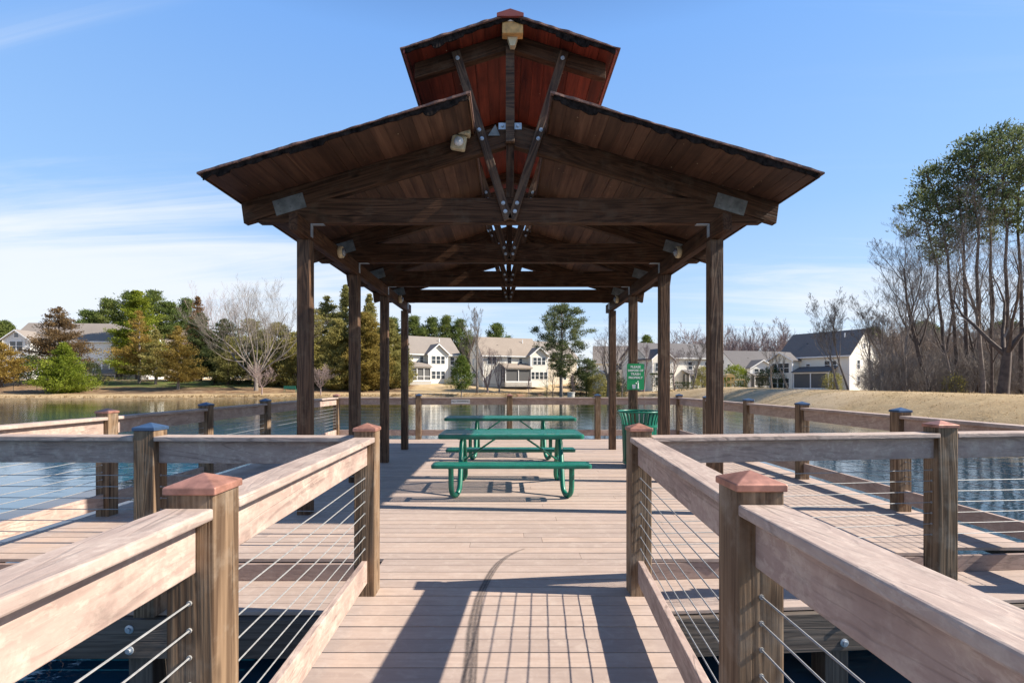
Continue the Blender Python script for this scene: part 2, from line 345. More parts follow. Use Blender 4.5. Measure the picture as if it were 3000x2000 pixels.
class MB:
    def __init__(s): s.v = []; s.f = []
    def box(s, x0, x1, y0, y1, z0, z1, mt=None):
        b = len(s.v); P = [(x0,y0,z0),(x1,y0,z0),(x1,y1,z0),(x0,y1,z0),(x0,y0,z1),(x1,y0,z1),(x1,y1,z1),(x0,y1,z1)]
        if mt: P = [tuple(mt @ Vector(p)) for p in P]
        s.v += P; s.f += [tuple(b+i for i in q) for q in ((0,3,2,1),(4,5,6,7),(0,1,5,4),(1,2,6,5),(2,3,7,6),(3,0,4,7))]
        return s
    def prism(s, pts, y0, y1, mt=None):
        """polygon in x,z (counter-clockwise seen from -y) extruded along y"""
        b = len(s.v); n = len(pts); P = [(x, y0, z) for x, z in pts] + [(x, y1, z) for x, z in pts]
        if mt: P = [tuple(mt @ Vector(p)) for p in P]
        s.v += P; s.f += [tuple(b+i for i in range(n)), tuple(b+n+i for i in reversed(range(n)))]
        s.f += [(b+i, b+n+i, b+n+(i+1) % n, b+(i+1) % n) for i in range(n)]
        return s
    def tube(s, pts, rad, n=8, cap=True):
        pts = [Vector(p) for p in pts]; b = len(s.v); k = len(pts)
        up = None
        for i, p in enumerate(pts):
            d = (pts[min(i+1, k-1)]-pts[max(i-1, 0)]).normalized()
            if up is None: up = d.orthogonal().normalized()
            u = (up - d*up.dot(d)).normalized(); up = u; v = d.cross(u)
            r = rad[i] if isinstance(rad, (list, tuple)) else rad
            for j in range(n):
                a = 2*math.pi*j/n; s.v.append(tuple(p + (u*math.cos(a)+v*math.sin(a))*r))
        for i in range(k-1):
            for j in range(n):
                s.f.append((b+i*n+j, b+i*n+(j+1) % n, b+(i+1)*n+(j+1) % n, b+(i+1)*n+j))
        if cap: s.f.append(tuple(b+j for j in reversed(range(n)))); s.f.append(tuple(b+(k-1)*n+j for j in range(n)))
        return s
    def lathe(s, prof, c=(0, 0, 0), n=20, axis='z'):
        b = len(s.v)
        for r, z in prof:
            for j in range(n):
                a = 2*math.pi*j/n; p = (r*math.cos(a), r*math.sin(a), z)
                if axis == 'x': p = (p[2], p[0], p[1])
                if axis == 'y': p = (p[0], -p[2], p[1])
                s.v.append((p[0]+c[0], p[1]+c[1], p[2]+c[2]))
        for i in range(len(prof)-1):
            for j in range(n): s.f.append((b+i*n+j, b+i*n+(j+1) % n, b+(i+1)*n+(j+1) % n, b+(i+1)*n+j))
        s.f.append(tuple(b+j for j in reversed(range(n)))); s.f.append(tuple(b+(len(prof)-1)*n+j for j in range(n)))
        return s
    def build(s, name, mat, parent=None, M4=None, smooth=False, bevel=0.0, seg=2): return obj(name, s.v, s.f, mat, parent, M4, smooth, bevel, seg)
def frame(p0, p1, up=(0, 0, 1)):
    p0 = Vector(p0); p1 = Vector(p1); x = (p1-p0).normalized(); y = Vector(up).cross(x).normalized(); z = x.cross(y)
    m = Matrix((x, y, z)).transposed().to_4x4(); m.translation = p0; return m
def beam(name, p0, p1, wy, wz, mat, parent, bevel=0.004, ext0=0, ext1=0, up=(0, 0, 1), sub=1, wob=0.0):
    """a timber, axis p0-p1 through its middle, wy across and wz up; local x = its length"""
    L = (Vector(p1)-Vector(p0)).length
    return MB().box(-ext0, L+ext1, -wy/2, wy/2, -wz/2, wz/2).build(name, mat, parent, frame(p0, p1, up), bevel=bevel)
def post(name, x, y, z0, z1, wd, mat, parent, bevel=0.006):
    return MB().box(0, z1-z0, -wd/2, wd/2, -wd/2, wd/2).build(name, mat, parent, frame((x, y, z0), (x, y, z1), up=(0, 1, 0)), bevel=bevel)
def T(x, y, z): return Matrix.Translation((x, y, z))

# ================= ground, water
WZ = -0.77
shore = [(-160, 60), (-72, 69), (-46, 69.5), (-35, 74), (-24, 79), (-14, 83), (0, 89), (9, 97), (16, 100), (23, 97), (27, 88), (26.5, 75), (24, 55), (21.6, 40), (20.0, 29), (21.5, 18), (24, 5), (27, -15), (10, -60), (-80, -70), (-160, -40)]
def inside(x, y):
    c = False; n = len(shore)
    for i in range(n):
        x0, y0 = shore[i]; x1, y1 = shore[i-1]
        if (y0 > y) != (y1 > y) and x < (x1-x0)*(y-y0)/(y1-y0)+x0: c = not c
    return c
def sdist(x, y):
    m = 1e9; n = len(shore)
    for i in range(n):
        x0, y0 = shore[i]; x1, y1 = shore[i-1]; dx, dy = x1-x0, y1-y0
        u = max(0, min(1, ((x-x0)*dx+(y-y0)*dy)/(dx*dx+dy*dy))); d = math.hypot(x-x0-u*dx, y-y0-u*dy); m = min(m, d)
    return -m if inside(x, y) else m
def sm(a, b, v):
    u = max(0, min(1, (v-a)/(b-a))); return u*u*(3-2*u)
def gz(x, y):
    d = sdist(x, y) + 0.5*noise.noise(Vector((x*0.25, y*0.25, 0)))
    if d < 0: return max(WZ + d*0.25, -3.0)
    h = WZ + 0.22*sm(0, 0.5, d) + 0.045*min(d, 9) + 0.115*max(0, min(d-9, 18)) + 0.02*max(0, min(d-27, 60))
    b = WZ + (0.80-WZ)*math.sin(min(d, 5.6)/5.6*math.pi/2)**1.15
    if d > 8.6: b = 0.80 - 0.65*sm(8.6, 14, d)
    rgt = (1-sm(78, 98, y))*sm(5, 14, x) if y > 60 else sm(5, 14, x)
    # behind the berm the land stays low
    h2 = min(h, 0.15 + 0.6*max(0, d-60)/60) if x > 20 else h
    h = h + (h2-h)*sm(24, 40, x)
    h = h + (b-h)*rgt*(1.0 if x > 5 else 0)
    return h + 0.06*noise.noise(Vector((x*0.12, y*0.12, 3))) + 0.02*noise.noise(Vector((x*0.7, y*0.7, 9)))
def axis_pts(lo, hi, fine, f0, f1, grow=1.18, mx=120):
    a = []; v = f0
    while v <= f1: a.append(v); v += fine
    st = fine; v = f1
    while v < hi: st = min(st*grow, mx); v += st; a.append(v)
    st = fine; v = f0
    while v > lo: st = min(st*grow, mx); v -= st; a.insert(0, v)
    return a
xs = axis_pts(-1500, 1500, 1.25, -75, 62); ys = axis_pts(-300, 1800, 1.0, 14, 112)
vv = []; cov = []
for y in ys:
    for x in xs:
        z = gz(x, y); vv.append((x, y, z))
        d = sdist(x, y) if abs(x) < 200 and y < 220 else 99
        straw = sm(6, 9, d)*(1-sm(26, 34, d)) if x < -18 else 0
        straw = max(straw, 0.9*sm(10, 16, d) if x > 30 and y < 90 else 0)
        lawn = sm(15, 18, d)*(1-sm(24, 30, d)) if -80 < x < -35 else 0
        cov.append((straw, lawn, (1-sm(0.25, 0.8, abs(d)))*0.8 if d > -2 else 0.0, 1))
nx = len(xs); ff = [(j*nx+i, j*nx+i+1, (j+1)*nx+i+1, (j+1)*nx+i) for j in range(len(ys)-1) for i in range(nx-1)]
g = obj('ground', vv, ff, 'grass', smooth=True); g['kind'] = 'structure'
ca = g.data.color_attributes.new('cover', 'FLOAT_COLOR', 'POINT')
ca.data.foreach_set('color', [c for q in cov for c in q])
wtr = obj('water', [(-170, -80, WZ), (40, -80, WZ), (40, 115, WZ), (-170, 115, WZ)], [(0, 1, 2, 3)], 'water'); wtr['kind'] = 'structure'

# ================= decking
random.seed(3)
PITCH = 0.1429; Y0 = 5.110
deck = thing('boardwalk_deck', 'sunlit pinkish composite plank deck over the lake under the pavilion', 'deck', (0, 8, 0))
def lx(y): return -1.0 if y > 3.3 else -1.0 + (3.45-y)*0.018
def rx(y): return 0.975 if y > 3.45 else 0.975-(3.45-y)*0.073 if y > 1.58 else 0.838
mb = MB()
k = int(-6.2/PITCH)
DX0, DX1 = -4.52, 4.60
while Y0 + k*PITCH < 12.93:
    ya = Y0+k*PITCH; yb = ya+PITCH-0.0085; ym = (ya+yb)/2
    if ya < 4.05: a, b = lx(ym), rx(ym)
    else: a, b = DX0, DX1 if ya > 4.40 else 0.975+(ym-4.11)/0.29*3.6
    cuts = [a]; x = a + random.uniform(1.2, 4.2)
    while x < b-0.6 and b-a > 3: cuts.append(x); x += random.choice((2.4, 3.05, 3.66))
    cuts.append(b)
    for c0, c1 in zip(cuts[:-1], cuts[1:]):
        dz = random.uniform(-0.0012, 0.0012)
        mb.box(c0, c1-0.003, ya, yb, -0.026+dz, dz)
    k += 1
mb.build('deck_boards', 'deck', deck)
# rim, ledge, beams and piles
for a, b in (((-4.5, 4.09, -0.10), (-0.98, 4.09, -0.10)), ((0.96, 4.09, -0.10), (4.58, 4.345, -0.10))):
    beam('rim_board', a, b, 0.03, 0.135, 'fascia', deck)
beam('rim_board', (DX0-0.02, 4.15, -0.11), (DX0-0.02, 12.95, -0.11), 0.03, 0.16, 'fascia', deck)
beam('rim_board', (DX1+0.02, 4.40, -0.11), (DX1+0.02, 12.95, -0.11), 0.03, 0.16, 'fascia', deck)
beam('rim_board', (DX0, 12.96, -0.11), (DX1, 12.96, -0.11), 0.03, 0.16, 'fascia', deck)
for (xa, ya), (xb, yb) in (((-4.5, 3.81), (-1.03, 3.81)), ((1.0, 3.81), (4.6, 4.07))):
    for i in range(4):
        o = (i-1.5)*0.1405
        beam('ledge_board', (xa, ya+o, -0.183), (xb, yb+o, -0.183), 0.135, 0.028, 'deck', deck)
for (xa, ya), (xb, yb) in (((-4.5, 3.53), (-1.03, 3.53)), ((1.0, 3.53), (4.6, 3.79))):
    bm = beam('cross_beam', (xa, ya, -0.34), (xb, yb, -0.34), 0.09, 0.27, 'beamwood', deck)
    for xq in ((-2.61,) if xa < 0 else (2.4,)):
        yq = ya + (yb-ya)*(xq-xa)/(xb-xa)
        for zq in (-0.27, -0.415):
            MB().lathe([(0.0, 0), (0.030, 0), (0.030, 0.006), (0.016, 0.010), (0.016, 0.022), (0.0, 0.022)], (xq, yq-0.045, zq), 14, 'y').build('bolt', 'galv', bm, smooth=False)
for x, y in ((-2.6, 3.66), (-4.3, 3.66), (2.4, 3.75), (4.3, 3.9), (-0.85, 3.2), (0.85, 3.2), (-0.85, 1.2), (0.75, 1.2), (-4.3, 7), (4.4, 7), (-4.3, 10), (4.4, 10), (-4.3, 12.8), (4.4, 12.8), (0, 12.8)):
    post('pile', x, y, -2.2, -0.215 if y > 3.5 and y < 4 else -0.04, 0.17, 'beamwood', deck)
for s, f in ((-1, lx), (1, rx)):
    beam('edge_joist', (f(-1)-s*0.03, -1.0, -0.16), (f(1.5)-s*0.03, 1.5, -0.16), 0.04, 0.24, 'beamwood', deck)
    beam('edge_joist', (f(1.5)-s*0.03, 1.5, -0.16), (f(3.45)-s*0.03, 4.05, -0.16), 0.04, 0.24, 'beamwood', deck)
for y in (5.5, 7.3, 9.1, 10.9, 12.6):
    beam('floor_joist', (DX0+0.05, y, -0.16), (DX1-0.05, y, -0.16), 0.09, 0.24, 'beamwood', deck)
# tyre mark on the boards
def ground_at(px, py, z=0.0):
    Y = (EYE-z)*F/(py-HY); return ((px-VX)*Y/F, Y)
tp = [(1537, 1607), (1512, 1616), (1484, 1631), (1461, 1649), (1444, 1670), (1430, 1693), (1416, 1720), (1404, 1750), (1396, 1785), (1389, 1820), (1384, 1860), (1381, 1900), (1378, 1945), (1373, 2000), (1366, 2080)]
tp = [Vector((*ground_at(*p), 0)) for p in tp]
tv = []; tf = []; uv = []; wd = 0.030
for i, p in enumerate(tp):
    d = (tp[min(i+1, len(tp)-1)]-tp[max(i-1, 0)]).normalized(); n_ = Vector((-d.y, d.x, 0)); hw = wd*(0.4+0.6*sm(0, 4, i)) + 0.012*sm(6, 10, i)
    tv += [p+n_*hw+Vector((0, 0, 0.003)), p-n_*hw+Vector((0, 0, 0.003))]
for i in range(len(tp)-1): tf.append((2*i, 2*i+1, 2*i+3, 2*i+2))
mk = obj('tyre_mark', tv, tf, 'mark', deck)
ul = mk.data.uv_layers.new(name='UVMap')
for li, lo in enumerate(mk.data.loops): ul.data[li].uv = (1-(lo.vertex_index//2)/(len(tp)-1), lo.vertex_index % 2)

# ================= railings
CABZ = [0.791-0.079*i for i in range(7)]
def post_cap(x, y, parent, mat, ztop=1.117):
    h = 0.077
    v = [(-h,-h,0),(h,-h,0),(h,h,0),(-h,h,0),(-h,-h,0.022),(h,-h,0.022),(h,h,0.022),(-h,h,0.022),(0,0,0.054)]
    f = [(3,2,1,0),(0,1,5,4),(1,2,6,5),(2,3,7,6),(3,0,4,7),(4,5,8),(5,6,8),(6,7,8),(7,4,8)]
    return obj('post_cap', v, f, mat, parent, T(x, y, ztop-0.012), bevel=0.003)
def rail_post(root, x, y, z0, capmat, rz=0.0, ztop=1.117):
    m = Matrix.Rotation(0, 4, 'Z')
    p = post('post', x, y, z0, ztop, 0.14, 'post', root)
    post_cap(x, y, p, capmat, ztop)
    return p
def railing(label, posts, spans=None, own=None, start_ext=None, kick=True, zt=1.067):
    """posts: list of (x, y, z0, capmat); own: indices of posts built here"""
    cxm = sum(p[0] for p in posts)/len(posts); cym = sum(p[1] for p in posts)/len(posts)
    root = thing('cable_railing', label, 'railing', (cxm, cym, 0), 'wood and steel cable railings round the deck')
    for i, p in enumerate(posts):
        if own is None or i in own: rail_post(root, p[0], p[1], p[2], p[3])
    for i in range(len(posts)-1):
        a = Vector((posts[i][0], posts[i][1], 0)); b = Vector((posts[i+1][0], posts[i+1][1], 0)); d = (b-a).normalized()
        e0 = a+d*0.071; e1 = b-d*0.071
        up = Vector((0, 0, 1))
        beam('cap_rail', e0+up*(zt-0.017), e1+up*(zt-0.017), 0.142, 0.034, 'cap', root, bevel=0.006)
        beam('upper_rail', e0+up*0.9555, e1+up*0.9555, 0.038, 0.153, 'rail', root)
        if kick: beam('lower_rail', e0+up*0.165, e1+up*0.165, 0.038, 0.150, 'rail', root)
    for z in CABZ:
        m = MB()
        for i in range(len(posts)-1):
            a = Vector((posts[i][0], posts[i][1], z)); b = Vector((posts[i+1][0], posts[i+1][1], z)); d = (b-a).normalized()
            sag = Vector((0, 0, 0.004)); m.tube([a+d*0.05, (a+b)/2-sag, b-d*0.05], 0.0030, 6)
            for q, sgn in ((a, 1), (b, -1)):
                e = q+d*sgn*0.069
                m.tube([e, e+d*sgn*0.006], 0.0075, 8)
        m.build('cable', 'cable', root)
    return root
cu, bl = 'copper', 'bluecap'
railing('sunlit railing along the left edge of the walkway, cracked near post with copper cap', [(-0.925, -1.9, -0.25, cu), (-0.925, -0.2, -0.25, cu), (-0.922, 1.535, -0.25, cu), (-0.957, 3.45, -0.02, cu)])
railing('shaded railing along the right edge of the walkway, large knotted near post with copper cap', [(0.765, -1.9, -0.25, cu), (0.765, -0.2, -0.25, cu), (0.762, 1.580, -0.25, cu), (0.903, 3.45, -0.02, cu)])
railing('railing in shade across the water left of the walkway, one post with blue cap', [(-0.957, 3.45, 0, cu), (-2.475, 3.50, -0.168, bl), (-4.35, 3.56, -0.168, bl)], own=(1, 2), kick=False)
railing('railing across the water right of the walkway, one knotted post with pink copper cap', [(0.903, 3.45, 0, cu), (3.20, 3.72, -0.168, cu), (4.43, 3.86, -0.168, cu)], own=(1, 2), kick=False)
railing('long railing down the left side of the deck, blue and pink capped posts', [(-4.35, 3.56, 0, bl), (-4.34, 5.47, -0.25, cu), (-4.34, 7.27, -0.25, bl), (-4.34, 9.06, -0.25, bl), (-4.35, 10.98, -0.25, bl), (-4.36, 12.90, -0.25, cu)], own=(1, 2, 3, 4, 5))
railing('long railing down the right side of the deck facing the grass berm, dark blue caps', [(4.43, 3.86, 0, cu), (4.43, 5.67, -0.25, bl), (4.43, 7.56, -0.25, bl), (4.42, 9.22, -0.25, bl), (4.42, 11.13, -0.25, bl), (4.41, 12.90, -0.25, bl)], own=(1, 2, 3, 4, 5))
railing('railing across the far end of the deck bearing a white no swimming plate', [(-4.36, 12.90, 0, cu), (-2.26, 12.90, -0.25, bl), (0.07, 12.90, -0.25, cu), (2.32, 12.90, -0.25, bl), (4.41, 12.90, 0, bl)], own=(1, 2, 3))

# ================= pavilion
XC = 0.035
pav = thing('pavilion', 'open dark wood pavilion with raised ridge roof standing on the deck', 'pavilion', (XC, 8.2, 0))
PY = [5.53, 7.32, 9.11, 10.90]
YF, YR = 4.80, 11.62; MYF, MYR = 5.28, 11.25
def lz(x): return 4.26-0.296*abs(x-XC)       # soffit of the lower roof
def uz(x): return 5.24-0.315*abs(x-XC)       # soffit of the raised roof
for y in PY:
    for s in (-1, 1):
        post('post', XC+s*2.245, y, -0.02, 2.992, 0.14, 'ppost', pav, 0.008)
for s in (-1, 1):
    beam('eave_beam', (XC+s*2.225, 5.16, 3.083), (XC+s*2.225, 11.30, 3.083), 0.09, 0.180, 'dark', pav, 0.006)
def gp(pts, y0, y1, name, mat, bevel=0.004, parent=pav):
    """timber drawn in the x-z plane; its local x runs along its first edge"""
    a = Vector((pts[0][0], 0, pts[0][1])); b = Vector((pts[1][0], 0, pts[1][1])); m = frame((a.x, (y0+y1)/2, a.z), (b.x, (y0+y1)/2, b.z)); mi = m.inverted()
    q = MB().prism(pts, y0, y1); q.v = [tuple(mi @ Vector(v)) for v in q.v]
    return q.build(name, mat, parent, m, bevel=bevel)
def bolt(x, y, z, parent, r=0.022):
    return MB().lathe([(0.0, 0), (r, 0), (r, 0.004), (r*0.62, 0.007), (r*0.62, 0.018), (0.0, 0.018)], (x, y, z), 12, 'y').build('bolt', 'galv', parent)
for ti, y in enumerate(PY):
    y0, y1 = y-0.045, y+0.045
    # tie beam, ends cut to the slope
    e = 2.80
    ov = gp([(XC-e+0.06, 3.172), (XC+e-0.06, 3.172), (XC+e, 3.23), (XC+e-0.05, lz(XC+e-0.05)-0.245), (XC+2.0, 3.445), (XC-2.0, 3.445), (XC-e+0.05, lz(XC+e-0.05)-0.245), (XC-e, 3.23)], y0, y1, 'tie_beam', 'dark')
    for s in (-1, 1):
        x0, x1 = XC+s*0.045, XC+s*2.93
        pts = [(x1, lz(x1)-0.245+0.06), (x0, lz(x0)-0.240), (x0, lz(x0)-0.002), (x1, lz(x1)-0.002)]
        pts[0] = (x1-s*0.03, lz(x1)-0.225)
        if s > 0: pts = [(x0, lz(x0)-0.240), pts[0], (x1, lz(x1)-0.002), (x0, lz(x0)-0.002)]
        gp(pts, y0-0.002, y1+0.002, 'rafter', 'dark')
        x0, x1 = XC+s*0.045, XC+s*1.04
        pts = [(x1, uz(x1)-0.17), (x0, uz(x0)-0.175), (x0, uz(x0)-0.002), (x1, uz(x1)-0.002)]
        if s > 0: pts = [pts[1], pts[0], pts[3], pts[2]]
        gp(pts, y0, y1, 'upper_rafter', 'dark')
        # v strut on the front face of the truss
        st = beam('strut', (XC+s*0.590, y0-0.022, 5.02), (XC+s*0.020, y0-0.022, 3.20), 0.036, 0.092, 'ppost', pav, up=(-1, 0, 0))
    kp = post('king_post', XC, y-0.004, 3.445, 5.20, 0.088, 'dark', pav)
    if ti == 0: MB().box(XC-0.047, XC+0.047, y0-0.06, y0-0.004, 4.03, 5.21).build('king_post_facing', 'ppost', pav, bevel=0.004)
    for s in (-1, 1):
        for (bx, bz) in ((0.568, 4.94), (0.335, 4.165), (0.305, 4.07), (0.075, 3.375), (0.052, 3.285)):
            bolt(XC+s*bx, y0-0.041, bz, pav)
    # gusset plates on the heel joints
    for s in (-1, 1):
        a = math.atan(0.296)*(-s)
        m = T(XC+s*2.40, y0-0.004, 3.375) @ Matrix.Rotation(-a, 4, 'Y')
        pl = MB().box(-0.17, 0.17, -0.003, 0.003, -0.082, 0.082).build('gusset_plate', 'galvdull', pav, m)
        for qx, qz in ((-0.12, 0.04), (-0.12, -0.05), (0.12, 0.05), (0.12, -0.04), (0.0, -0.03)):
            p = m @ Vector((qx, -0.003, qz)); MB().lathe([(0, 0), (0.013, 0), (0.010, 0.006), (0, 0.006)], tuple(p), 10, 'y').build('bolt', 'galvdull', pl)
        # angle bracket between tie and eave beam
        xb = XC+s*2.178; t0 = 0.004
        br = MB().box(min(xb, xb-s*0.14), max(xb, xb-s*0.14), y-0.03, y+0.03, 3.164, 3.170)
        br.box(min(xb, xb-s*0.006), max(xb, xb-s*0.006), y-0.03, y+0.03, 3.03, 3.163)
        br.build('angle_bracket', 'galv', pav)
y0 = PY[0]-0.045
hp = MB().box(XC-0.125, XC+0.125, y0-0.011, y0-0.004, 4.185, 4.255).build('hinge_plate', 'galv', pav)
for s in (-1, 1): bolt(XC+s*0.085, y0-0.011, 4.22, hp, 0.018)
MB().prism([(-0.205, 4.115), (-0.075, 4.115), (-0.125, 4.235)], y0-0.016, y0-0.006).build('corner_plate', 'galvdull', pav)
# roofs: boards along y, felt and shingles above
def roof(x_in, x_out, zf, ya, yb, s, mat, wbd=0.135, red=False):
    mb = MB(); x = x_in; i = 0; random.seed(int(x_out*10)+s)
    sl_ = (zf(XC+x_out)-zf(XC+x_in))/(x_out-x_in)
    while x < x_out-0.02:
        xe = min(x+wbd, x_out); dz = random.uniform(0, 0.003); g_ = random.choice((0.002, 0.003, 0.006))
        pts = [(XC+s*x, zf(XC+x)+dz), (XC+s*(xe-g_), zf(XC+xe)+dz), (XC+s*(xe-g_), zf(XC+xe)+0.024+dz), (XC+s*x, zf(XC+x)+0.024+dz)]
        if s < 0: pts = pts[::-1]
        mb.prism(pts, ya+random.uniform(0, 0.022), yb)
        x = xe
    b = mb.build('roof_boards', mat, pav)
    # covering with a ragged front edge and slight waves
    v = []; f = []; n = 60
    for k in range(n+1):
        u = k/n; xx = x_in-0.03+(x_out+0.05-(x_in-0.03))*u; z = zf(XC+xx)
        wv = 0.010*noise.noise(Vector((xx*2.2+s*7, 1, 0)))+0.006*math.sin(xx*3.1)
        r = 0.012*noise.noise(Vector((xx*9, s*3, 0)))
        for (yy, zz_) in ((ya-0.03+r, z+0.030), (ya-0.03+r*1.5, z+0.046+wv), (yb+0.03, z+0.046+wv*0.5), (yb+0.03, z+0.030)):
            v.append((XC+s*xx, yy, zz_))
    for k in range(n):
        for j in range(4):
            q = (k*4+j, k*4+(j+1) % 4, (k+1)*4+(j+1) % 4, (k+1)*4+j); f.append(q if s > 0 else q[::-1])
    f.append((3, 2, 1, 0)); f.append(tuple(n*4+j for j in range(4)))
    obj('roof_covering', v, f, 'shingle', pav)
    # tattered felt hanging at the rake
    rng = random.Random(int(x_in*100)+s*3); v = []; f = []
    n = 130
    for k in range(n+1):
        u = k/n; xx = x_in+(x_out-x_in)*u; z = zf(XC+xx)
        dn = 0.040+0.050*abs(noise.noise(Vector((xx*6, s*5, 2))))+(0.025 if noise.noise(Vector((xx*2.3, s, 7))) > 0.1 else 0)
        v += [(XC+s*xx, ya-0.012+rng.uniform(-.004, .004), z+0.032), (XC+s*xx, ya-0.016+rng.uniform(-.005, .005), z+0.030-dn), (XC+s*xx, ya-0.004, z+0.030-dn)]
    for k in range(n):
        for j in (0, 1): f.append((k*3+j, k*3+j+1, (k+1)*3+j+1, (k+1)*3+j))
        f.append((k*3+2, k*3, (k+1)*3, (k+1)*3+2))
    obj('felt_edge', v, f, 'roofedge', pav)
    # thin drip edge at the eave
    xe = XC+s*(x_out+0.012)
    beam('eave_edge', (xe, ya-0.01, zf(XC+x_out)+0.012), (xe, yb, zf(XC+x_out)+0.012), 0.020, 0.045, 'redmetal' if red else 'dark', pav)
for s in (-1, 1):
    roof(0.41, 2.925, lz, YF, YR, s, 'soffit')
    roof(0.0, 1.10, uz, MYF, MYR, s, 'redsoffit', red=True)
MB().prism([(XC-0.14, 5.242), (XC+0.14, 5.242), (XC+0.14, 5.275), (XC, 5.320), (XC-0.14, 5.275)], MYF-0.045, MYR+0.03).build('ridge_cap', 'redmetal', pav)
# inner edges of the lower roof
for s in (-1, 1):
    beam('ridge_trim', (XC+s*0.40, YF+0.01, lz(XC+0.41)+0.008), (XC+s*0.40, YR, lz(XC+0.41)+0.008), 0.018, 0.05, 'dark', pav)

# fixtures on the pavilion
fx = thing('ridge_light', 'yellowed box light under the roof peak above the king post', 'light', (XC-0.02, 5.3, 5.1))
MB().box(XC-0.115+0.03, XC+0.105+0.03, 5.28, 5.38, 5.095, 5.220).build('housing', 'amber', fx, bevel=0.008)
MB().box(XC-0.12+0.03, XC+0.11+0.03, 5.27, 5.39, 5.220, 5.235).build('lid', 'white', fx, bevel=0.004)
MB().prism([(XC-0.025+.025, 5.00), (XC+0.025+.025, 5.00), (XC+0.055+.025, 5.095), (XC-0.055+.025, 5.095)], 5.33, 5.40).build('bracket', 'cream', fx, bevel=0.004)
fl = thing('motion_light', 'cream motion sensor lamp fixed to the front rafter', 'light', (-0.50, 5.40, 4.05))
m = T(-0.500, 5.43, 4.10) @ Matrix.Rotation(R(10), 4, 'Y')
MB().box(-0.105, 0.105, -0.055, 0.05, -0.005, 0.085, m).build('hood', 'cream', fl, bevel=0.02, seg=3)
MB().box(-0.085, 0.075, -0.035, 0.04, -0.165, -0.010, m).build('housing', 'cream', fl, bevel=0.02, seg=3)
p = m @ Vector((0.0, -0.035, -0.085)); MB().lathe([(0.052, 0), (0.046, 0.018), (0.030, 0.034), (0.0, 0.040)], tuple(p), 18, 'y').build('sensor_lens', 'white', fl, smooth=True)
for s, sn in ((-1, 'left'), (1, 'right')):
    for yy, dn in ((6.43, 'near'), (10.03, 'far')):
        x = XC+s*2.178
        r = thing('round_light', 'round cream bulkhead light on the inner face of the %s eave beam, the %s one' % (sn, 'nearer' if dn == 'near' else 'farther'), 'light', (x, yy, 3.10), 'round lights on the eave beams')
        def lat(prof): return [(a, -s*b) for a, b in prof]
        MB().lathe(lat([(0.0, 0), (0.072, 0), (0.078, 0.02), (0.073, 0.05), (0.054, 0.053), (0.0, 0.046)]), (x, yy, 3.10), 22, 'x').build('housing', 'cream', r, smooth=False)
        MB().lathe(lat([(0.054, 0.05), (0.050, 0.068), (0.030, 0.082), (0.0, 0.086)]), (x, yy, 3.10), 18, 'x').build('lens', 'glass', r, smooth=True)

# ================= signs
def text_obj(s, size, loc, mat, parent, rx=R(90), ext=0.0012, sx=1.0, bold=0.0):
    cd = bpy.data.curves.new('lettering', 'FONT'); cd.body = s; cd.size = size; cd.extrude = ext; cd.align_x = 'CENTER'; cd.align_y = 'CENTER'; cd.offset = bold
    o = bpy.data.objects.new('lettering', cd); o.matrix_basis = T(*loc) @ Matrix.Rotation(rx, 4, 'X') @ Matrix.Diagonal((sx, 1, 1, 1))
    cd.materials.append(M[mat]); C.objects.link(o); bpy.context.view_layer.update()
    me = bpy.data.meshes.new_from_object(o.evaluated_get(bpy.context.evaluated_depsgraph_get())); mb_ = o.matrix_basis.copy(); bpy.data.objects.remove(o)
    o = bpy.data.objects.new('lettering', me); o.matrix_basis = mb_; return put(o, parent)
def rrect(x0, x1, z0, z1, r, n=5):
    pts = []
    for cx_, cz_, a0 in ((x1-r, z0+r, -90), (x1-r, z1-r, 0), (x0+r, z1-r, 90), (x0+r, z0+r, 180)):
        for k in range(n+1): a = R(a0+90*k/n); pts.append((cx_+r*math.cos(a), cz_+r*math.sin(a)))
    return pts
sx0 = (1862.5-VX)*9.01/F
sg = thing('trash_sign', 'green sign on a pavilion post asking to dispose of trash properly', 'sign', (sx0, 9.02, 1.5))
SZ1 = EYE+(HY-1064.9)*9.01/F; SZ0 = EYE+(HY-1141.4)*9.01/F
MB().prism(rrect(sx0-0.153, sx0+0.153, SZ0, SZ1, 0.025), 9.020, 9.026).build('sign_panel', 'signgreen', sg)
for i, (tx, szz) in enumerate((('PLEASE', 0.058), ('DISPOSE OF', 0.052), ('TRASH', 0.058), ('PROPERLY', 0.054))):
    text_obj(tx, szz, (sx0, 9.018, SZ1-0.060-0.064*i), 'white', sg, bold=0.0016)
fig = MB()
fig.prism([(sx0-0.055, SZ0+0.02), (sx0-0.005, SZ0+0.02), (sx0+0.002, SZ0+0.095), (sx0-0.062, SZ0+0.095)], 9.016, 9.0195)
fig.tube([(sx0+0.035, 9.018, SZ0+0.02), (sx0+0.038, 9.018, SZ0+0.10)], 0.008, 6)
fig.tube([(sx0+0.052, 9.018, SZ0+0.02), (sx0+0.042, 9.018, SZ0+0.10)], 0.008, 6)
fig.tube([(sx0+0.040, 9.018, SZ0+0.095), (sx0+0.000, 9.018, SZ0+0.125)], 0.006, 6)
fig.tube([(sx0+0.042, 9.018, SZ0+0.075), (sx0+0.042, 9.018, SZ0+0.125)], 0.012, 6)
fig.lathe([(0, 0), (0.013, 0), (0.013, 0.003), (0, 0.003)], (sx0+0.042, 9.020, SZ0+0.148), 12, 'y')
fig.build('litter_symbol', 'white', sg)
n0 = (1349.5-VX)*12.88/F
ns = thing('no_swimming_sign', 'small white plate reading NO SWIMMING on the far railing', 'sign', (n0, 12.87, 0.96))
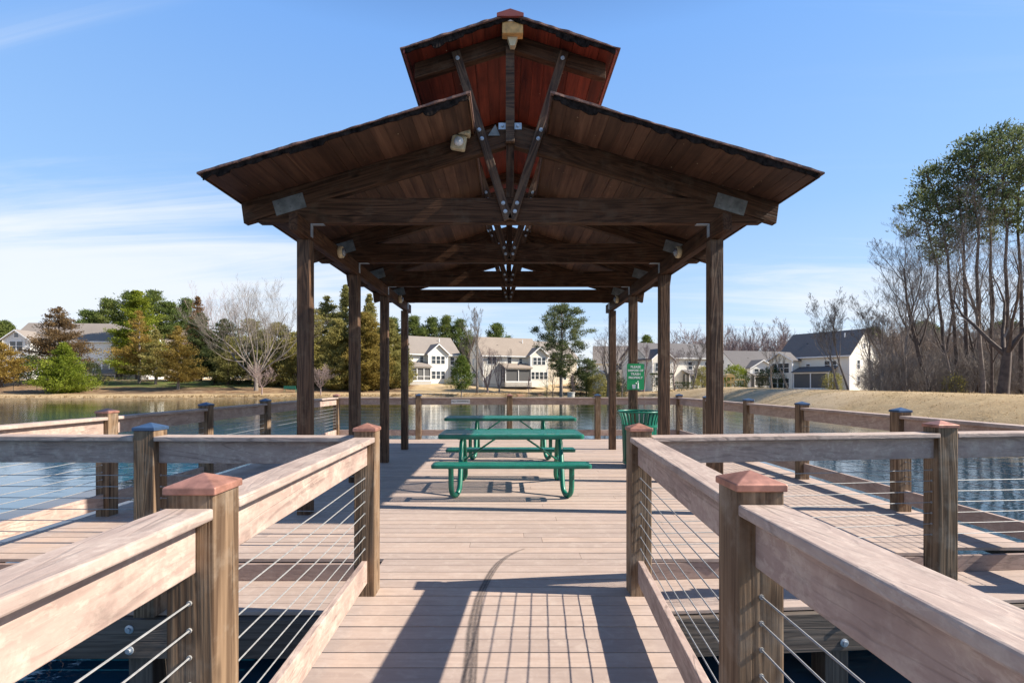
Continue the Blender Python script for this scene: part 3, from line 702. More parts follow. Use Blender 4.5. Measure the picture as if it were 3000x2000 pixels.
MB().box(n0-0.24, n0+0.24, 12.868, 12.876, 0.905, 1.020).build('sign_panel', 'white', ns, bevel=0.003)
text_obj('NO SWIMMING', 0.072, (n0, 12.866, 0.962), 'black', ns, bold=0.0, sx=0.92)

# ================= picnic tables
def slab(name, x0, x1, y0, y1, z, root, th=0.045, r=0.05):
    """expanded metal sheet with a rolled rim"""
    pts = rrect(x0, x1, y0, y1, r, 5); n = len(pts)
    rim = MB(); b = [Vector((px, py, z)) for px, py in pts]
    prof = ((0, 0.0), (0.008, -0.006), (0.010, -th*0.5), (0.006, -th), (-0.010, -th), (-0.016, -th+0.008), (-0.018, -0.006), (-0.010, 0.001))
    cx_, cy_ = (x0+x1)/2, (y0+y1)/2
    for i, p in enumerate(b):
        pn, pp = b[(i+1) % n], b[i-1]; d = (pn-pp).normalized(); o = Vector((d.y, -d.x, 0))
        for (q, h) in prof: rim.v.append(tuple(p+o*q+Vector((0, 0, h))))
    k = len(prof)
    for i in range(n):
        j = (i+1) % n
        for q in range(k): rim.f.append((i*k+q, i*k+(q+1) % k, j*k+(q+1) % k, j*k+q))
    ro = rim.build(name, 'green', root)
    obj('metal_mesh', [(px*1.0, py*1.0, z-0.004) for px, py in pts], [tuple(range(n))], 'greenmesh', ro)
    return ro
def picnic(X, Y, L, LB, label):
    root = thing('picnic_table', label, 'picnic table', (X, Y, 0), 'green picnic tables on the deck')
    slab('tabletop', X-L/2, X+L/2, Y-0.38, Y+0.38, 0.765, root, th=0.058)
    for s in (-1, 1): slab('bench', X-LB/2, X+LB/2, Y+s*0.72-0.125, Y+s*0.72+0.125, 0.45, root, r=0.04)
    for sx_ in (-1, 1):
        for sy in (-1, 1):
            xx = X+sx_*0.655
            P = [(xx, Y+sy*0.12, 0.715), (xx, Y+sy*0.20, 0.60), (xx, Y+sy*0.34, 0.36), (xx-sx_*0.0, Y+sy*0.46, 0.14), (xx+sx_*0.01, Y+sy*0.50, 0.07), (xx+sx_*0.03, Y+sy*0.545, 0.034), (xx+sx_*0.055, Y+sy*0.60, 0.034), (xx+sx_*0.075, Y+sy*0.65, 0.07), (xx+sx_*0.085, Y+sy*0.68, 0.14), (xx+sx_*0.085, Y+sy*0.70, 0.27), (xx+sx_*0.085, Y+sy*0.705, 0.37), (xx+sx_*0.085, Y+sy*0.705, 0.405)]
            P2 = []
            V = [Vector(p) for p in P]
            for i in range(len(V)-1):
                a, b, c, d = V[max(i-1, 0)], V[i], V[i+1], V[min(i+2, len(V)-1)]
                for q in range(4):
                    u = q/4; P2.append(0.5*((2*b)+(c-a)*u+(2*a-5*b+4*c-d)*u*u+(3*b-a-3*c+d)*u**3))
            P2.append(V[-1]); n = len(P2)
            rr = [0.033*min(1, 0.30+0.9*min(i, n-1-i)/3.5) for i in range(n)]
            MB().tube(P2, rr, 10).build('leg', 'green', root, smooth=True)
        MB().tube([(X+sx_*0.655, Y-0.33, 0.385), (X+sx_*0.655, Y+0.33, 0.385)], 0.02, 8).build('crossbar', 'green', root, smooth=True)
        MB().tube([(X+sx_*0.12, Y, 0.735), (X+sx_*0.635, Y, 0.385)], 0.013, 8).build('brace', 'green', root, smooth=True)
        for sy in (-1, 1): pass
        MB().box(X+sx_*0.655-0.025, X+sx_*0.655+0.025, Y-0.36, Y+0.36, 0.705, 0.722).build('top_support', 'green', root)
        for sy in (-1, 1): MB().box(X+sx_*0.74-0.025, X+sx_*0.74+0.025, Y+sy*0.72-0.11, Y+sy*0.72+0.11, 0.398, 0.412).build('bench_support', 'green', root)
picnic(0.055, 6.88, 1.88, 1.92, 'green metal mesh picnic table, the nearer of two on the deck')
picnic(0.065, 10.0, 2.52, 1.92, 'farther green picnic table with the longer top, behind the first')

# ================= trash can
tcx, tcy = 2.27, 8.64
can = thing('trash_can', 'round green slatted trash can below the green sign', 'trash can', (tcx, tcy, 0))
def can_r(z): return 0.270+0.03*z if z < 0.70 else 0.291+(z-0.70)**1.6*0.60
N = 26
for i in range(N):
    a = 2*math.pi*i/N
    m = MB(); zs = [0.06, 0.3, 0.55, 0.70, 0.78, 0.85, 0.90, 0.935]
    for sgn in (-1, 1): pass
    v = []; f = []
    for z in zs:
        r = can_r(z); hw = 0.021
        for (da, dr) in ((-hw, 0), (hw, 0), (hw, -0.006), (-hw, -0.006)):
            v.append((tcx+(r+dr)*math.cos(a)-da*math.sin(a), tcy+(r+dr)*math.sin(a)+da*math.cos(a), z))
    for k in range(len(zs)-1):
        for j in range(4): f.append((k*4+j, k*4+(j+1) % 4, (k+1)*4+(j+1) % 4, (k+1)*4+j))
    f += [(3, 2, 1, 0), tuple(4*(len(zs)-1)+j for j in range(4))]
    obj('slat', v, f, 'green', can)
def ring(r, z, h, th, name='band', rr=None):
    n = 40; v = []; f = []
    for i in range(n):
        a = 2*math.pi*i/n
        for (q, zz_) in ((r+th, z), (r+th, z+h), (r-th, z+h), (r-th, z)): v.append((tcx+q*math.cos(a), tcy+q*math.sin(a), zz_))
    for i in range(n):
        j = (i+1) % n
        for k in range(4): f.append((i*4+k, j*4+k, j*4+(k+1) % 4, i*4+(k+1) % 4))
    obj(name, v, f, 'green', can)
ring(can_r(0.10)+0.003, 0.06, 0.05, 0.004); ring(can_r(0.70)+0.004, 0.68, 0.05, 0.004)
m = MB(); n = 40
m.tube([(tcx+can_r(0.94)*math.cos(2*math.pi*i/n), tcy+can_r(0.94)*math.sin(2*math.pi*i/n), 0.945) for i in range(n+1)], 0.016, 8); m.build('rim', 'green', can, smooth=True)
MB().lathe([(0.0, 0.05), (0.24, 0.05), (0.258, 0.66), (0.25, 0.70), (0.23, 0.70), (0.22, 0.10), (0, 0.10)], (tcx, tcy, 0), 32).build('liner', 'black', can, smooth=True)
for i in range(4):
    a = i*math.pi/2+0.7; MB().tube([(tcx+0.2*math.cos(a), tcy+0.2*math.sin(a), 0.0), (tcx+0.2*math.cos(a), tcy+0.2*math.sin(a), 0.07)], 0.02, 8).build('foot', 'green', can)
#BACKGROUND
# ================= background: houses
def X_at(px, Y): return (px-VX)*Y/F
def Z_at(py, Y): return EYE+(HY-py)*Y/F
def hbox(mb, x0, x1, y0, y1, z0, z1, m): return mb.box(x0, x1, y0, y1, z0, z1, m)
def window(root, m, x, y, z, wd, ht, face='f', grid=(2, 2), sub=True):
    """a window in a wall that faces -y (face f) or +x (face r) or -x (face l) of the house frame m"""
    if face == 'f': q = m @ T(x, y, z)
    elif face == 'r': q = m @ T(x, y, z) @ Matrix.Rotation(R(90), 4, 'Z')
    else: q = m @ T(x, y, z) @ Matrix.Rotation(R(-90), 4, 'Z')
    fr = MB(); t_ = 0.07
    for a in ((-wd/2-t_, -wd/2, -ht/2-t_, ht/2+t_), (wd/2, wd/2+t_, -ht/2-t_, ht/2+t_), (-wd/2, wd/2, ht/2, ht/2+t_), (-wd/2, wd/2, -ht/2-t_, -ht/2), (-wd/2, wd/2, -0.03, 0.03)):
        fr.box(a[0], a[1], -0.06, 0.05, a[2], a[3])
    f = fr.build('window', 'white', root, q)
    MB().box(-wd/2, wd/2, -0.012, 0.0, -ht/2, ht/2).build('pane', 'pane', f, q)
def gable_roof(root, m, x0, x1, y0, y1, ze, pitch, mat, ridge='x', ov=0.45, th=0.16, name='roof', hip=False):
    mb = MB()
    if ridge == 'x':
        yc = (y0+y1)/2; h = (y1-y0)/2*pitch
        for s, ye in ((-1, y0), (1, y1)):
            ye2 = ye+s*ov; zo = ze-ov*pitch
            P = [(x0-ov, ye2, zo), (x1+ov, ye2, zo), (x1+ov, yc, ze+h), (x0-ov, yc, ze+h)]
            b = len(mb.v); Q = [Vector(p) for p in P]; mb.v += [tuple(m @ p) for p in Q]+[tuple(m @ (p+Vector((0, 0, th)))) for p in Q]
            fs = [(3, 2, 1, 0), (4, 5, 6, 7), (0, 1, 5, 4), (1, 2, 6, 5), (2, 3, 7, 6), (3, 0, 4, 7)]
            mb.f += [tuple(b+i for i in (f if s < 0 else f[::-1])) for f in fs]
    else:
        xc = (x0+x1)/2; h = (x1-x0)/2*pitch
        for s, xe in ((-1, x0), (1, x1)):
            xe2 = xe+s*ov; zo = ze-ov*pitch
            P = [(xe2, y0-ov, zo), (xc, y0-ov, ze+h), (xc, y1, ze+h), (xe2, y1, zo)]
            b = len(mb.v); Q = [Vector(p) for p in P]; mb.v += [tuple(m @ p) for p in Q]+[tuple(m @ (p+Vector((0, 0, th)))) for p in Q]
            fs = [(3, 2, 1, 0), (4, 5, 6, 7), (0, 1, 5, 4), (1, 2, 6, 5), (2, 3, 7, 6), (3, 0, 4, 7)]
            mb.f += [tuple(b+i for i in (f if s < 0 else f[::-1])) for f in fs]
    r = mb.build(name, mat, root)
    return r
def gable_trim(root, m, x0, x1, y, ze, pitch, ov=0.45):
    xc = (x0+x1)/2; h = (x1-x0)/2*pitch; mb = MB()
    for s, xe in ((-1, x0-ov), (1, x1+ov)):
        zo = ze-ov*pitch
        pts = [(xe, zo-0.14), (xc, ze+h-0.14), (xc, ze+h+0.12), (xe, zo+0.12)]
        if s > 0: pts = [(xc, ze+h-0.14), (xe, zo-0.14), (xe, zo+0.12), (xc, ze+h+0.12)]
        mb.prism(pts, y-ov-0.05, y-ov-0.01, m)
    mb.build('gable_trim', 'white', root)
def house(label, px, Y, rot, W, D, He, Hb, pitch, wallm, roofm, bay=None, porch=None, group='houses beyond the lake', wins=(), side_wins=True, zb=None):
    """W along the front, D deep, He eave height; origin in the middle of the front wall. bay = (x0, x1, projection, eave, pitch). porch = (x0, x1, depth, height, kind)"""
    x = X_at(px, Y); z = gz(x, Y) if zb is None else zb
    root = thing('house', label, 'house', (x, Y, z), group)
    m = T(x, Y, z) @ Matrix.Rotation(R(rot), 4, 'Z')
    ze = He; h = D/2*pitch
    wl = MB(); wl.box(-W/2, W/2, 0, D, -1.0, ze)
    for s in (-1, 1):   # gable ends
        b = len(wl.v); xx = s*W/2
        wl.v += [(xx, 0, ze), (xx, D, ze), (xx, D/2, ze+h), (xx-s*0.2, 0, ze), (xx-s*0.2, D, ze), (xx-s*0.2, D/2, ze+h)]
        f = [(0, 1, 2), (5, 4, 3), (0, 2, 5, 3), (1, 4, 5, 2)]
        wl.f += [tuple(b+i for i in (q if s > 0 else q[::-1])) for q in f]
    if bay:
        x0, x1, pr, be, bp = bay; xc = (x0+x1)/2
        wl.prism([(x0, -1.0), (x1, -1.0), (x1, be), (xc, be+(x1-x0)/2*bp), (x0, be)], -pr, 0.3)
    wl.build('wall', wallm, root, m)
    rf = gable_roof(root, m, -W/2, W/2, 0, D, ze, pitch, roofm, 'x')
    MB().tube([m @ Vector((W*0.3, D*0.35, ze+h*0.5)), m @ Vector((W*0.3, D*0.35, ze+h*0.7+0.9))], 0.09, 8).build('vent_pipe', 'white', rf)
    MB().box(-W*0.2, -W*0.2+0.35, D*0.25, D*0.25+0.3, ze+h*0.5, ze+h*0.5+0.25, m).build('roof_vent', 'black', rf)
    # corner boards, gutter
    mb = MB(); 
    mb.box(-W/2-0.45, W/2+0.45, -0.60, -0.47, ze-0.45*pitch-0.10, ze-0.45*pitch+0.10, m); mb.build('gutter', 'white', root)
    for s in (-1, 1): MB().box(s*W/2-0.08, s*W/2+0.08, -0.03, 0.13, -1, ze-0.2).build('corner_board', 'white', root, m)
    if bay:
        for q in (bay[0], bay[1]): MB().box(q-0.08, q+0.08, -bay[2]-0.03, -bay[2]+0.13, -1, bay[3]-0.2).build('corner_board', 'white', root, m)
    if bay:
        x0, x1, pr, be, bp = bay
        gable_roof(root, m, x0, x1, -pr, D/2 if be+(x1-x0)/2*bp > ze else 1.0, be, bp, roofm, 'y', name='bay_roof')
        gable_trim(root, m, x0, x1, -pr, be, bp)
    for (fx_, fz, ww, hh, n, on) in wins:
        yy = -bay[2] if (on == 'b' and bay) else 0.0
        for i in range(n): window(root, m, fx_+(i-(n-1)/2)*(ww+0.22), yy, fz, ww, hh)
    if side_wins:
        for s, fc in ((1, 'r'), (-1, 'l')):
            for zq in (1.6, 4.5):
                for yq in (D*0.3, D*0.7): window(root, m, s*(W/2), yq, zq, 0.9, 1.5, fc)
            window(root, m, s*(W/2), D/2, ze+h*0.35, 0.6, 0.8, fc)
    if porch:
        x0, x1, dp, hh, kind = porch
        mb = MB(); P = [Vector(p) for p in ((x0-0.3, -dp-0.35, hh), (x1+0.3, -dp-0.35, hh), (x1+0.3, 0.02, hh+dp*0.38), (x0-0.3, 0.02, hh+dp*0.38))]
        b = 0; mb.v += [tuple(m @ p) for p in P]+[tuple(m @ (p+Vector((0, 0, 0.14)))) for p in P]
        mb.f += [(3, 2, 1, 0), (4, 5, 6, 7), (0, 1, 5, 4), (1, 2, 6, 5), (2, 3, 7, 6), (3, 0, 4, 7)]
        mb.build('porch_roof', roofm, root)
        fr = MB(); n = max(2, int((x1-x0)/(1.35 if kind == 'screen' else 2.4)))
        for i in range(n+1):
            xx = x0+(x1-x0)*i/n; fr.box(xx-0.07, xx+0.07, -dp-0.07, -dp+0.07, -0.8, hh)
        fr.box(x0, x1, -dp-0.05, -dp+0.05, hh-0.22, hh-0.003); fr.box(x0, x1, -dp-0.05, -dp+0.05, 0.05, 0.25); 
        if kind == 'screen': fr.box(x0, x1, -dp-0.05, -dp+0.05, 0.95, 1.05)
        for yq in (-dp, -dp/2): fr.box(x0-0.07, x0+0.07, yq, yq+0.1, 0, hh); fr.box(x1-0.07, x1+0.07, yq, yq+0.1, 0, hh)
        fr.build('porch_frame', 'white', root, m)
        MB().box(x0+0.02, x1-0.02, -dp+0.06, -dp+0.075, 0.2, hh-0.1).box(x0+0.02, x0+0.035, -dp+0.1, -0.02, 0.2, hh-0.1).box(x1-0.035, x1-0.02, -dp+0.1, -0.02, 0.2, hh-0.1).build('porch_screen_shade', 'screen', root, m)  # on open porches this dark sheet stands in for the shade inside
        MB().box(x0-0.1, x1+0.1, -dp-0.1, 0.0, -0.9, 0.05).build('porch_floor', 'concrete', root, m)
    return root
Wn = lambda *a: a
# left house behind the brown cedar: wing gable on its left, long roof
house('grey house with two storey gabled wing behind the brown cedar on the left shore', 225, 112, 6, 26.0, 9.5, 10.6, 0, 0.86, 'sidingB', 'roofA',
      bay=(-12.6, -7.3, 3.0, 10.4, 0.75), porch=(4.0, 9.5, 2.6, 3.0, 'open'), zb=0.4,
      wins=(Wn(-9.9, 9.0, 1.15, 1.9, 2, 'b'), Wn(-9.9, 11.3, 0.8, 0.8, 1, 'b'), Wn(-9.9, 5.6, 1.15, 1.7, 2, 'b'), Wn(8.5, 8.6, 1.3, 1.8, 2, 'f'), Wn(7.5, 5.0, 1.3, 1.8, 3, 'f'), Wn(1.0, 8.6, 1.1, 1.7, 1, 'f'), Wn(2.0, 4.6, 1.1, 1.7, 2, 'f')))
house('tan roofed house glimpsed between the golden and dark cedars on the left', 520, 128, 15, 12, 9, 10.2, 0, 0.9, 'sidingC', 'roofC', wins=(Wn(-1, 5.8, 1, 1.6, 3, 'f'), Wn(2, 2.2, 1, 1.6, 2, 'f')), zb=1.0)
house('small pale house at the far left edge of the photo', -12, 122, 20, 10, 8, 7.0, 0, 0.7, 'sidingB', 'roofA', wins=(Wn(1.5, 5.0, 1, 1.5, 2, 'f'),), zb=0.3)
# centre-left cream house with screened porch
house('cream house with gabled bay and white screened porch seen through the left pavilion posts', 1248, 107, 33, 15.5, 9.5, 6.0, 0, 0.80, 'sidingA', 'roofA',
      bay=(-0.1, 4.3, 1.6, 6.0, 0.85), porch=(-4.8, -0.3, 3.0, 2.9, 'screen'), zb=1.8,
      wins=(Wn(2.1, 4.55, 0.85, 1.6, 3, 'b'), Wn(2.1, 1.35, 0.85, 1.6, 3, 'b'), Wn(-1.0, 4.6, 0.7, 1.3, 1, 'f'), Wn(-5, 4.6, 1.1, 1.5, 2, 'f'), Wn(6.2, 4.5, 0.9, 1.6, 1, 'f'), Wn(6.2, 1.4, 0.9, 1.6, 1, 'f')))
house('white house under a tan roof with dark covered patio, behind the pinkish bare trees', 1500, 108, 22, 13.0, 9.5, 5.9, 0, 0.82, 'sidingA', 'roofC',
      bay=(3.6, 7.6, 1.8, 5.9, 0.8), porch=(-2.6, 3.2, 2.8, 2.9, 'open'), zb=1.6,
      wins=(Wn(5.6, 4.55, 0.8, 1.5, 3, 'b'), Wn(5.6, 1.45, 0.8, 1.5, 4, 'b'), Wn(-0.6, 4.7, 0.9, 1.5, 1, 'f'), Wn(2.0, 4.6, 0.7, 1.0, 1, 'f'), Wn(-4.6, 4.6, 0.9, 1.5, 2, 'f')))
house('tan sided house half hidden behind the tall pine', 1640, 120, 35, 11, 9, 6.2, 0, 0.85, 'sidingC', 'roofA', wins=(Wn(1, 4.6, 0.9, 1.5, 2, 'f'), Wn(1, 1.6, 0.9, 1.5, 2, 'f')), zb=1.4)
house('small white outbuilding with low gable right of the tall pine', 1745, 112, 12, 4.8, 5, 2.3, 0, 0.6, 'sidingA', 'roofB', bay=(-1.9, 1.9, 0.6, 2.3, 0.6), side_wins=False, zb=1.2)
house('white house behind the bare tree, between the two rear right pavilion posts', 1800, 128, -10, 10, 9, 6.0, 0, 0.9, 'sidingA', 'roofA', wins=(Wn(1, 4.6, 0.9, 1.5, 2, 'f'),), zb=1.0)
# right
house('grey roofed house with gabled wing and window trio beside the green sign', 2000, 106, 16, 17.5, 10, 6.3, 0, 0.62, 'sidingA', 'roofB',
      bay=(-8.6, -3.9, 2.2, 5.9, 0.8), porch=(0.0, 5.2, 2.4, 2.6, 'open'), zb=0.6,
      wins=(Wn(-6.2, 4.1, 1.0, 1.6, 3, 'b'), Wn(-6.2, 6.9, 0.7, 0.7, 1, 'b'), Wn(-6.2, 1.2, 1.0, 1.6, 3, 'b'), Wn(1.8, 4.5, 1.0, 1.6, 1, 'f'), Wn(6.6, 4.5, 1.0, 1.6, 2, 'f')))
house('low house with hipped dormer gable behind the yellow play set', 2245, 118, 12, 15.5, 10, 4.6, 0, 0.78, 'sidingB', 'roofB',
      bay=(-5.6, 0.6, 1.8, 4.4, 0.55), porch=(-5.4, -0.6, 3.0, 2.4, 'open'), zb=0.6,
      wins=(Wn(-3.4, 3.4, 1.1, 1.4, 2, 'b'), Wn(-0.4, 3.4, 1.1, 1.4, 1, 'b'), Wn(4, 3.3, 1, 1.4, 2, 'f')))
house('large white house with dark roof, gable and covered porch behind the berm', 2380, 94, -60, 12.6, 10.5, 6.3, 0, 0.86, 'sidingA', 'roofB',
      bay=(-6.9, -2.4, 2.4, 5.6, 0.62), porch=(-2.0, 4.2, 2.6, 3.1, 'open'), zb=0.3,
      wins=(Wn(-4.65, 4.0, 0.95, 1.8, 3, 'b'), Wn(-4.65, 1.1, 0.95, 1.8, 3, 'b'), Wn(-0.8, 4.3, 0.7, 0.8, 1, 'f'), Wn(3.2, 4.4, 0.9, 1.5, 2, 'f')))
house('white house glimpsed through the thicket right of the large white house', 2640, 104, -20, 9, 9, 5.8, 0, 0.8, 'sidingA', 'roofB', wins=(Wn(0, 4, 1, 1.5, 2, 'f'),), zb=0.2)

# ================= trees
rnd = random.Random(11)
def grow(mbt, mbc, p, d, L, r, lvl, mxl, rg, up=0.15, spread=0.9, minr=0.008, kids=(3, 5), wig=0.16, ratio=0.62, tl=0, t0=0.25, leafpts=None, droop=0.0):
    n = max(3, min(9, int(L/0.7)+2)); pts = [p.copy()]; rad = [r]; dd = d.copy()
    for i in range(n):
        wg = wig*(0.35 if lvl == 0 else 1); dd = (dd+Vector((rg.gauss(0, wg), rg.gauss(0, wg), rg.gauss(0, wg*0.7)+(0.02 if lvl == 0 else up*0.25)))).normalized()
        pts.append(pts[-1]+dd*L/n); rad.append(max(minr*0.6, r*(1-0.80*(i+1)/n)))
    (mbt if lvl <= tl else mbc).tube(pts, rad, 7 if lvl == 0 else 5 if lvl == 1 else 3, cap=False)
    if leafpts is not None and lvl >= mxl-1: leafpts += pts[1:]
    if lvl >= mxl: return
    k = rg.randint(*kids) if lvl else int(kids[1]*1.8)
    for j in range(k):
        u = t0+(1-t0)*(j+rg.random()*0.9)/k if lvl == 0 else 0.2+0.8*(j+rg.random())/k
        u = min(u, 0.99); q = u*n; i = int(q); pp = pts[i].lerp(pts[min(i+1, n)], q-i)
        ax = (pts[min(i+1, n)]-pts[i]).normalized()
        o = ax.orthogonal().normalized(); o = (Matrix.Rotation(rg.random()*6.283, 3, ax) @ o)
        a = spread*(0.55+0.6*rg.random())*(1.15-0.4*u)
        nd = (ax*math.cos(a)+o*math.sin(a)).normalized(); nd.z += up*0.5; nd.normalize()
        grow(mbt, mbc, pp, nd, L*ratio*(1.15-0.55*u)*(0.75+0.5*rg.random()), rad[i]*0.55*(0.7+0.4*rg.random())+0.002, lvl+1, mxl, rg, up, spread, minr, kids, wig*1.15, ratio, tl, t0, leafpts, droop)
def leaves(pts, n, size, spreadr, rg, mb=None, el=0.4, upb=0.3, center=None, flat=1.0):
    """leaf sized rhombs round the given points"""
    mb = mb or MB()
    for p in pts:
        for _ in range(n):
            o = Vector((rg.gauss(0, 1), rg.gauss(0, 1), rg.gauss(0, 1)*flat))*spreadr
            c = Vector(p)+o
            d = Vector((rg.gauss(0, 1), rg.gauss(0, 1), rg.gauss(0, 0.7)+upb))
            if center is not None: d += (c-center).normalized()*1.2
            d.normalize(); s = size*(0.6+0.8*rg.random()); w_ = d.cross(Vector((rg.gauss(0, 1), rg.gauss(0, 1), rg.gauss(0, 1)))).normalized()*s*el
            b = len(mb.v); mb.v += [tuple(c-d*s*0.5), tuple(c+w_*0.5), tuple(c+d*s*0.5), tuple(c-w_*0.5)]; mb.f.append((b, b+1, b+2, b+3))
    return mb
def mk_tree(name, label, cat, x, y, z, tr, cr, tm, cm, group=None, M4=None):
    root = thing(name, label, cat, (x, y, z), group)
    m = T(x, y, z) @ (M4 or Matrix.Identity(4))
    tr.build('trunk', tm, root, m, smooth=True)
    if cr.v: cr.build('crown', cm, root, m)
    return root
def bare(label, px, Y, top, hw, mat='bark_grey', crmat=None, lean=(0, 0), r=None, lvl=4, kids=(3, 5), spread=0.75, up=0.35, t0=0.25, seed=1, name='bare_tree', group=None, wig=0.10, minr=0.010, ratio=0.55, zoff=0, fork=None):
    rg = random.Random(seed); x = X_at(px, Y); z = gz(x, Y)+zoff; H = Z_at(top, Y)-z
    tr = MB(); cr = MB()
    if fork:
        nf, h0, sp_ = fork; rr = r or H*0.02; top0 = Vector((lean[0]*h0*H, 0, h0*H))
        tr.tube([(0, 0, -0.3), tuple(top0*0.5+Vector((0.04, 0, 0))), tuple(top0)], [rr*1.25, rr, rr*0.8], 8, cap=False)
        for i in range(nf):
            a = 6.283*i/nf+rg.uniform(-0.4, 0.4); s_ = sp_*rg.uniform(0.35, 1.1); d = Vector((math.cos(a)*s_, math.sin(a)*s_, 1)).normalized()
            grow(tr, cr, top0*rg.uniform(0.72, 1.0), d, H*(1-h0)*rg.uniform(0.72, 0.98), rr*rg.uniform(0.4, 0.62), 1, lvl, rg, up, spread, minr, kids, wig, ratio, 1, t0)
    else: grow(tr, cr, Vector((0, 0, -0.3)), Vector((lean[0], lean[1], 1)).normalized(), H*0.9, r or H*0.018, 0, lvl, rg, up, spread, minr, kids, wig, ratio, 1, t0)
    zs = max(v[2] for v in cr.v); k = H/zs
    P = [abs(v[0]) for v in cr.v]; P.sort(); w95 = P[int(len(P)*0.97)]; kx = (hw*Y/F)/w95 if hw and not lean[0] else 1.0
    kx = max(0.6, min(2.3, kx))
    return mk_tree(name, label, 'tree', x, Y, z, tr, cr, mat, crmat or mat, group, Matrix.Diagonal((kx, kx, k, 1)))
def conifer(label, px, Y, top, hw, mat, seed=1, base=0.06, shape=0.75, trunk='bark_dark', dens=1.0, leaf=0.30, name='cedar_tree', group=None, flat=0.5, tipw=0.05, ragged=0.38, ybase=None, droop=-0.1):
    """cone or egg of foliage: limbs sprayed from the stem, each with its sprays of leaf clumps"""
    rg = random.Random(seed); x = X_at(px, Y); z = gz(x, Y); H = Z_at(top, Y)-z; Rm = hw*Y/F
    tr = MB(); tr.tube([(0, 0, -0.3), (0.05, 0, H*0.4), (0, 0.05, H*0.95)], [H*0.018+0.06, H*0.012+0.03, 0.02], 7, cap=False)
    cr = MB(); n = int((120+H*14)*dens)
    for i in range(n):
        u = rg.random()**1.15; h = H*(base+(1-base)*u)
        prof = (1-u)**shape*min(1, (u+0.03)/0.16)**0.5+tipw*(1-u)
        a = rg.random()*6.283
        lump = 1+ragged*noise.noise(Vector((math.cos(a)*1.3, math.sin(a)*1.3, u*5.0+seed)))*2.0
        Rr = Rm*prof*lump*(0.82+0.3*rg.random())
        if noise.noise(Vector((math.cos(a)*2.2+seed, math.sin(a)*2.2, u*8.0))) < -0.20: continue
        dv = Vector((math.cos(a), math.sin(a), 0)); L = Rr*(1.22 if rg.random() < 0.10 else 1.0)
        if i % 3 == 0: tr.tube([(0, 0, h-0.15*L), tuple(dv*L*0.5+Vector((0, 0, h))), tuple(dv*L*0.95+Vector((0, 0, h+droop*L)))], [0.035, 0.022, 0.008], 3, cap=False)
        k = max(3, int(L/0.32))
        for j in range(k):
            f = 0.25+0.75*(j+rg.random())/k
            c = dv*L*f+Vector((0, 0, h+(f-0.5)*0.35*L*(0.6 if droop > -0.2 else -0.6)))
            leaves([c], int(7*dens)+2, leaf, 0.17+0.05*L, rg, cr, 0.42, 0.45, Vector((0, 0, h-0.8)), flat)
    return mk_tree(name, label, 'tree', x, Y, z, tr, cr, trunk, mat, group)
def pine(label, px, Y, top, hw, mat='f_pine', seed=1, crown0=0.35, trunk='bark_grey', r=None, group=None, lean=0.0, dens=1.0, leaf=0.34, name='pine_tree', clump=0.75):
    rg = random.Random(seed); x = X_at(px, Y); z = gz(x, Y); H = Z_at(top, Y)-z; Rm = hw*Y/F
    tr = MB(); cr = MB(); pts = []; n = 8
    for i in range(n+1):
        u = i/n; pts.append(Vector((lean*H*u*u+rg.gauss(0, 0.06)*i/3, rg.gauss(0, 0.06)*i/3, -0.3+H*0.97*u)))
    r = r or H*0.014+0.05
    tr.tube(pts, [r*(1-0.85*i/n) for i in range(n+1)], 8, cap=False)
    def at(u): q = u*n; i = min(int(q), n-1); return pts[i].lerp(pts[i+1], q-i)
    m_ = int(30*dens)
    for i in range(m_):
        u = crown0+(1-crown0)*((i+rg.random())/m_); v = (u-crown0)/(1-crown0)
        prof = (math.sin(min(1, v*1.25+0.12)*math.pi*0.5) if v < 0.62 else 1)*(1-max(0, v-0.45)/0.55)**0.62
        L = Rm*max(0.18, prof)*(0.55+0.6*rg.random()); a = i*2.4+rg.random()*0.8
        d = Vector((math.cos(a), math.sin(a), 0.15+0.35*v)); b0 = at(u); b1 = b0+d*L*0.55+Vector((0, 0, -0.04*L)); b2 = b0+d*L+Vector((0, 0, 0.10*L))
        tr.tube([b0, b1, b2], [0.06+0.02*rg.random(), 0.04, 0.015], 4, cap=False)
        for j in range(max(3, int(L/0.75))):
            f = 0.45+0.6*rg.random(); c = b0.lerp(b2, min(f, 1.02))+Vector((rg.gauss(0, .35), rg.gauss(0, .35), rg.gauss(0.1, .25)))*min(1.4, L*0.35)
            tr.tube([b0.lerp(b2, max(0.2, f-0.3)), c], [0.022, 0.008], 3, cap=False)
            kk = int(34*dens)
            leaves([c], kk, leaf, clump*0.27, rg, cr, 0.30, 0.9, c-Vector((0, 0, 0.4)), 0.55)
    # dead stubs below the crown
    for i in range(8):
        u = crown0*(0.35+0.65*rg.random()); a = rg.random()*6.283; b0 = at(u); L = 0.8+1.6*rg.random()
        tr.tube([b0, b0+Vector((math.cos(a)*L, math.sin(a)*L, 0.1*L))], [0.03, 0.008], 3, cap=False)
    return mk_tree(name, label, 'tree', x, Y, z, tr, cr, trunk, mat, group)
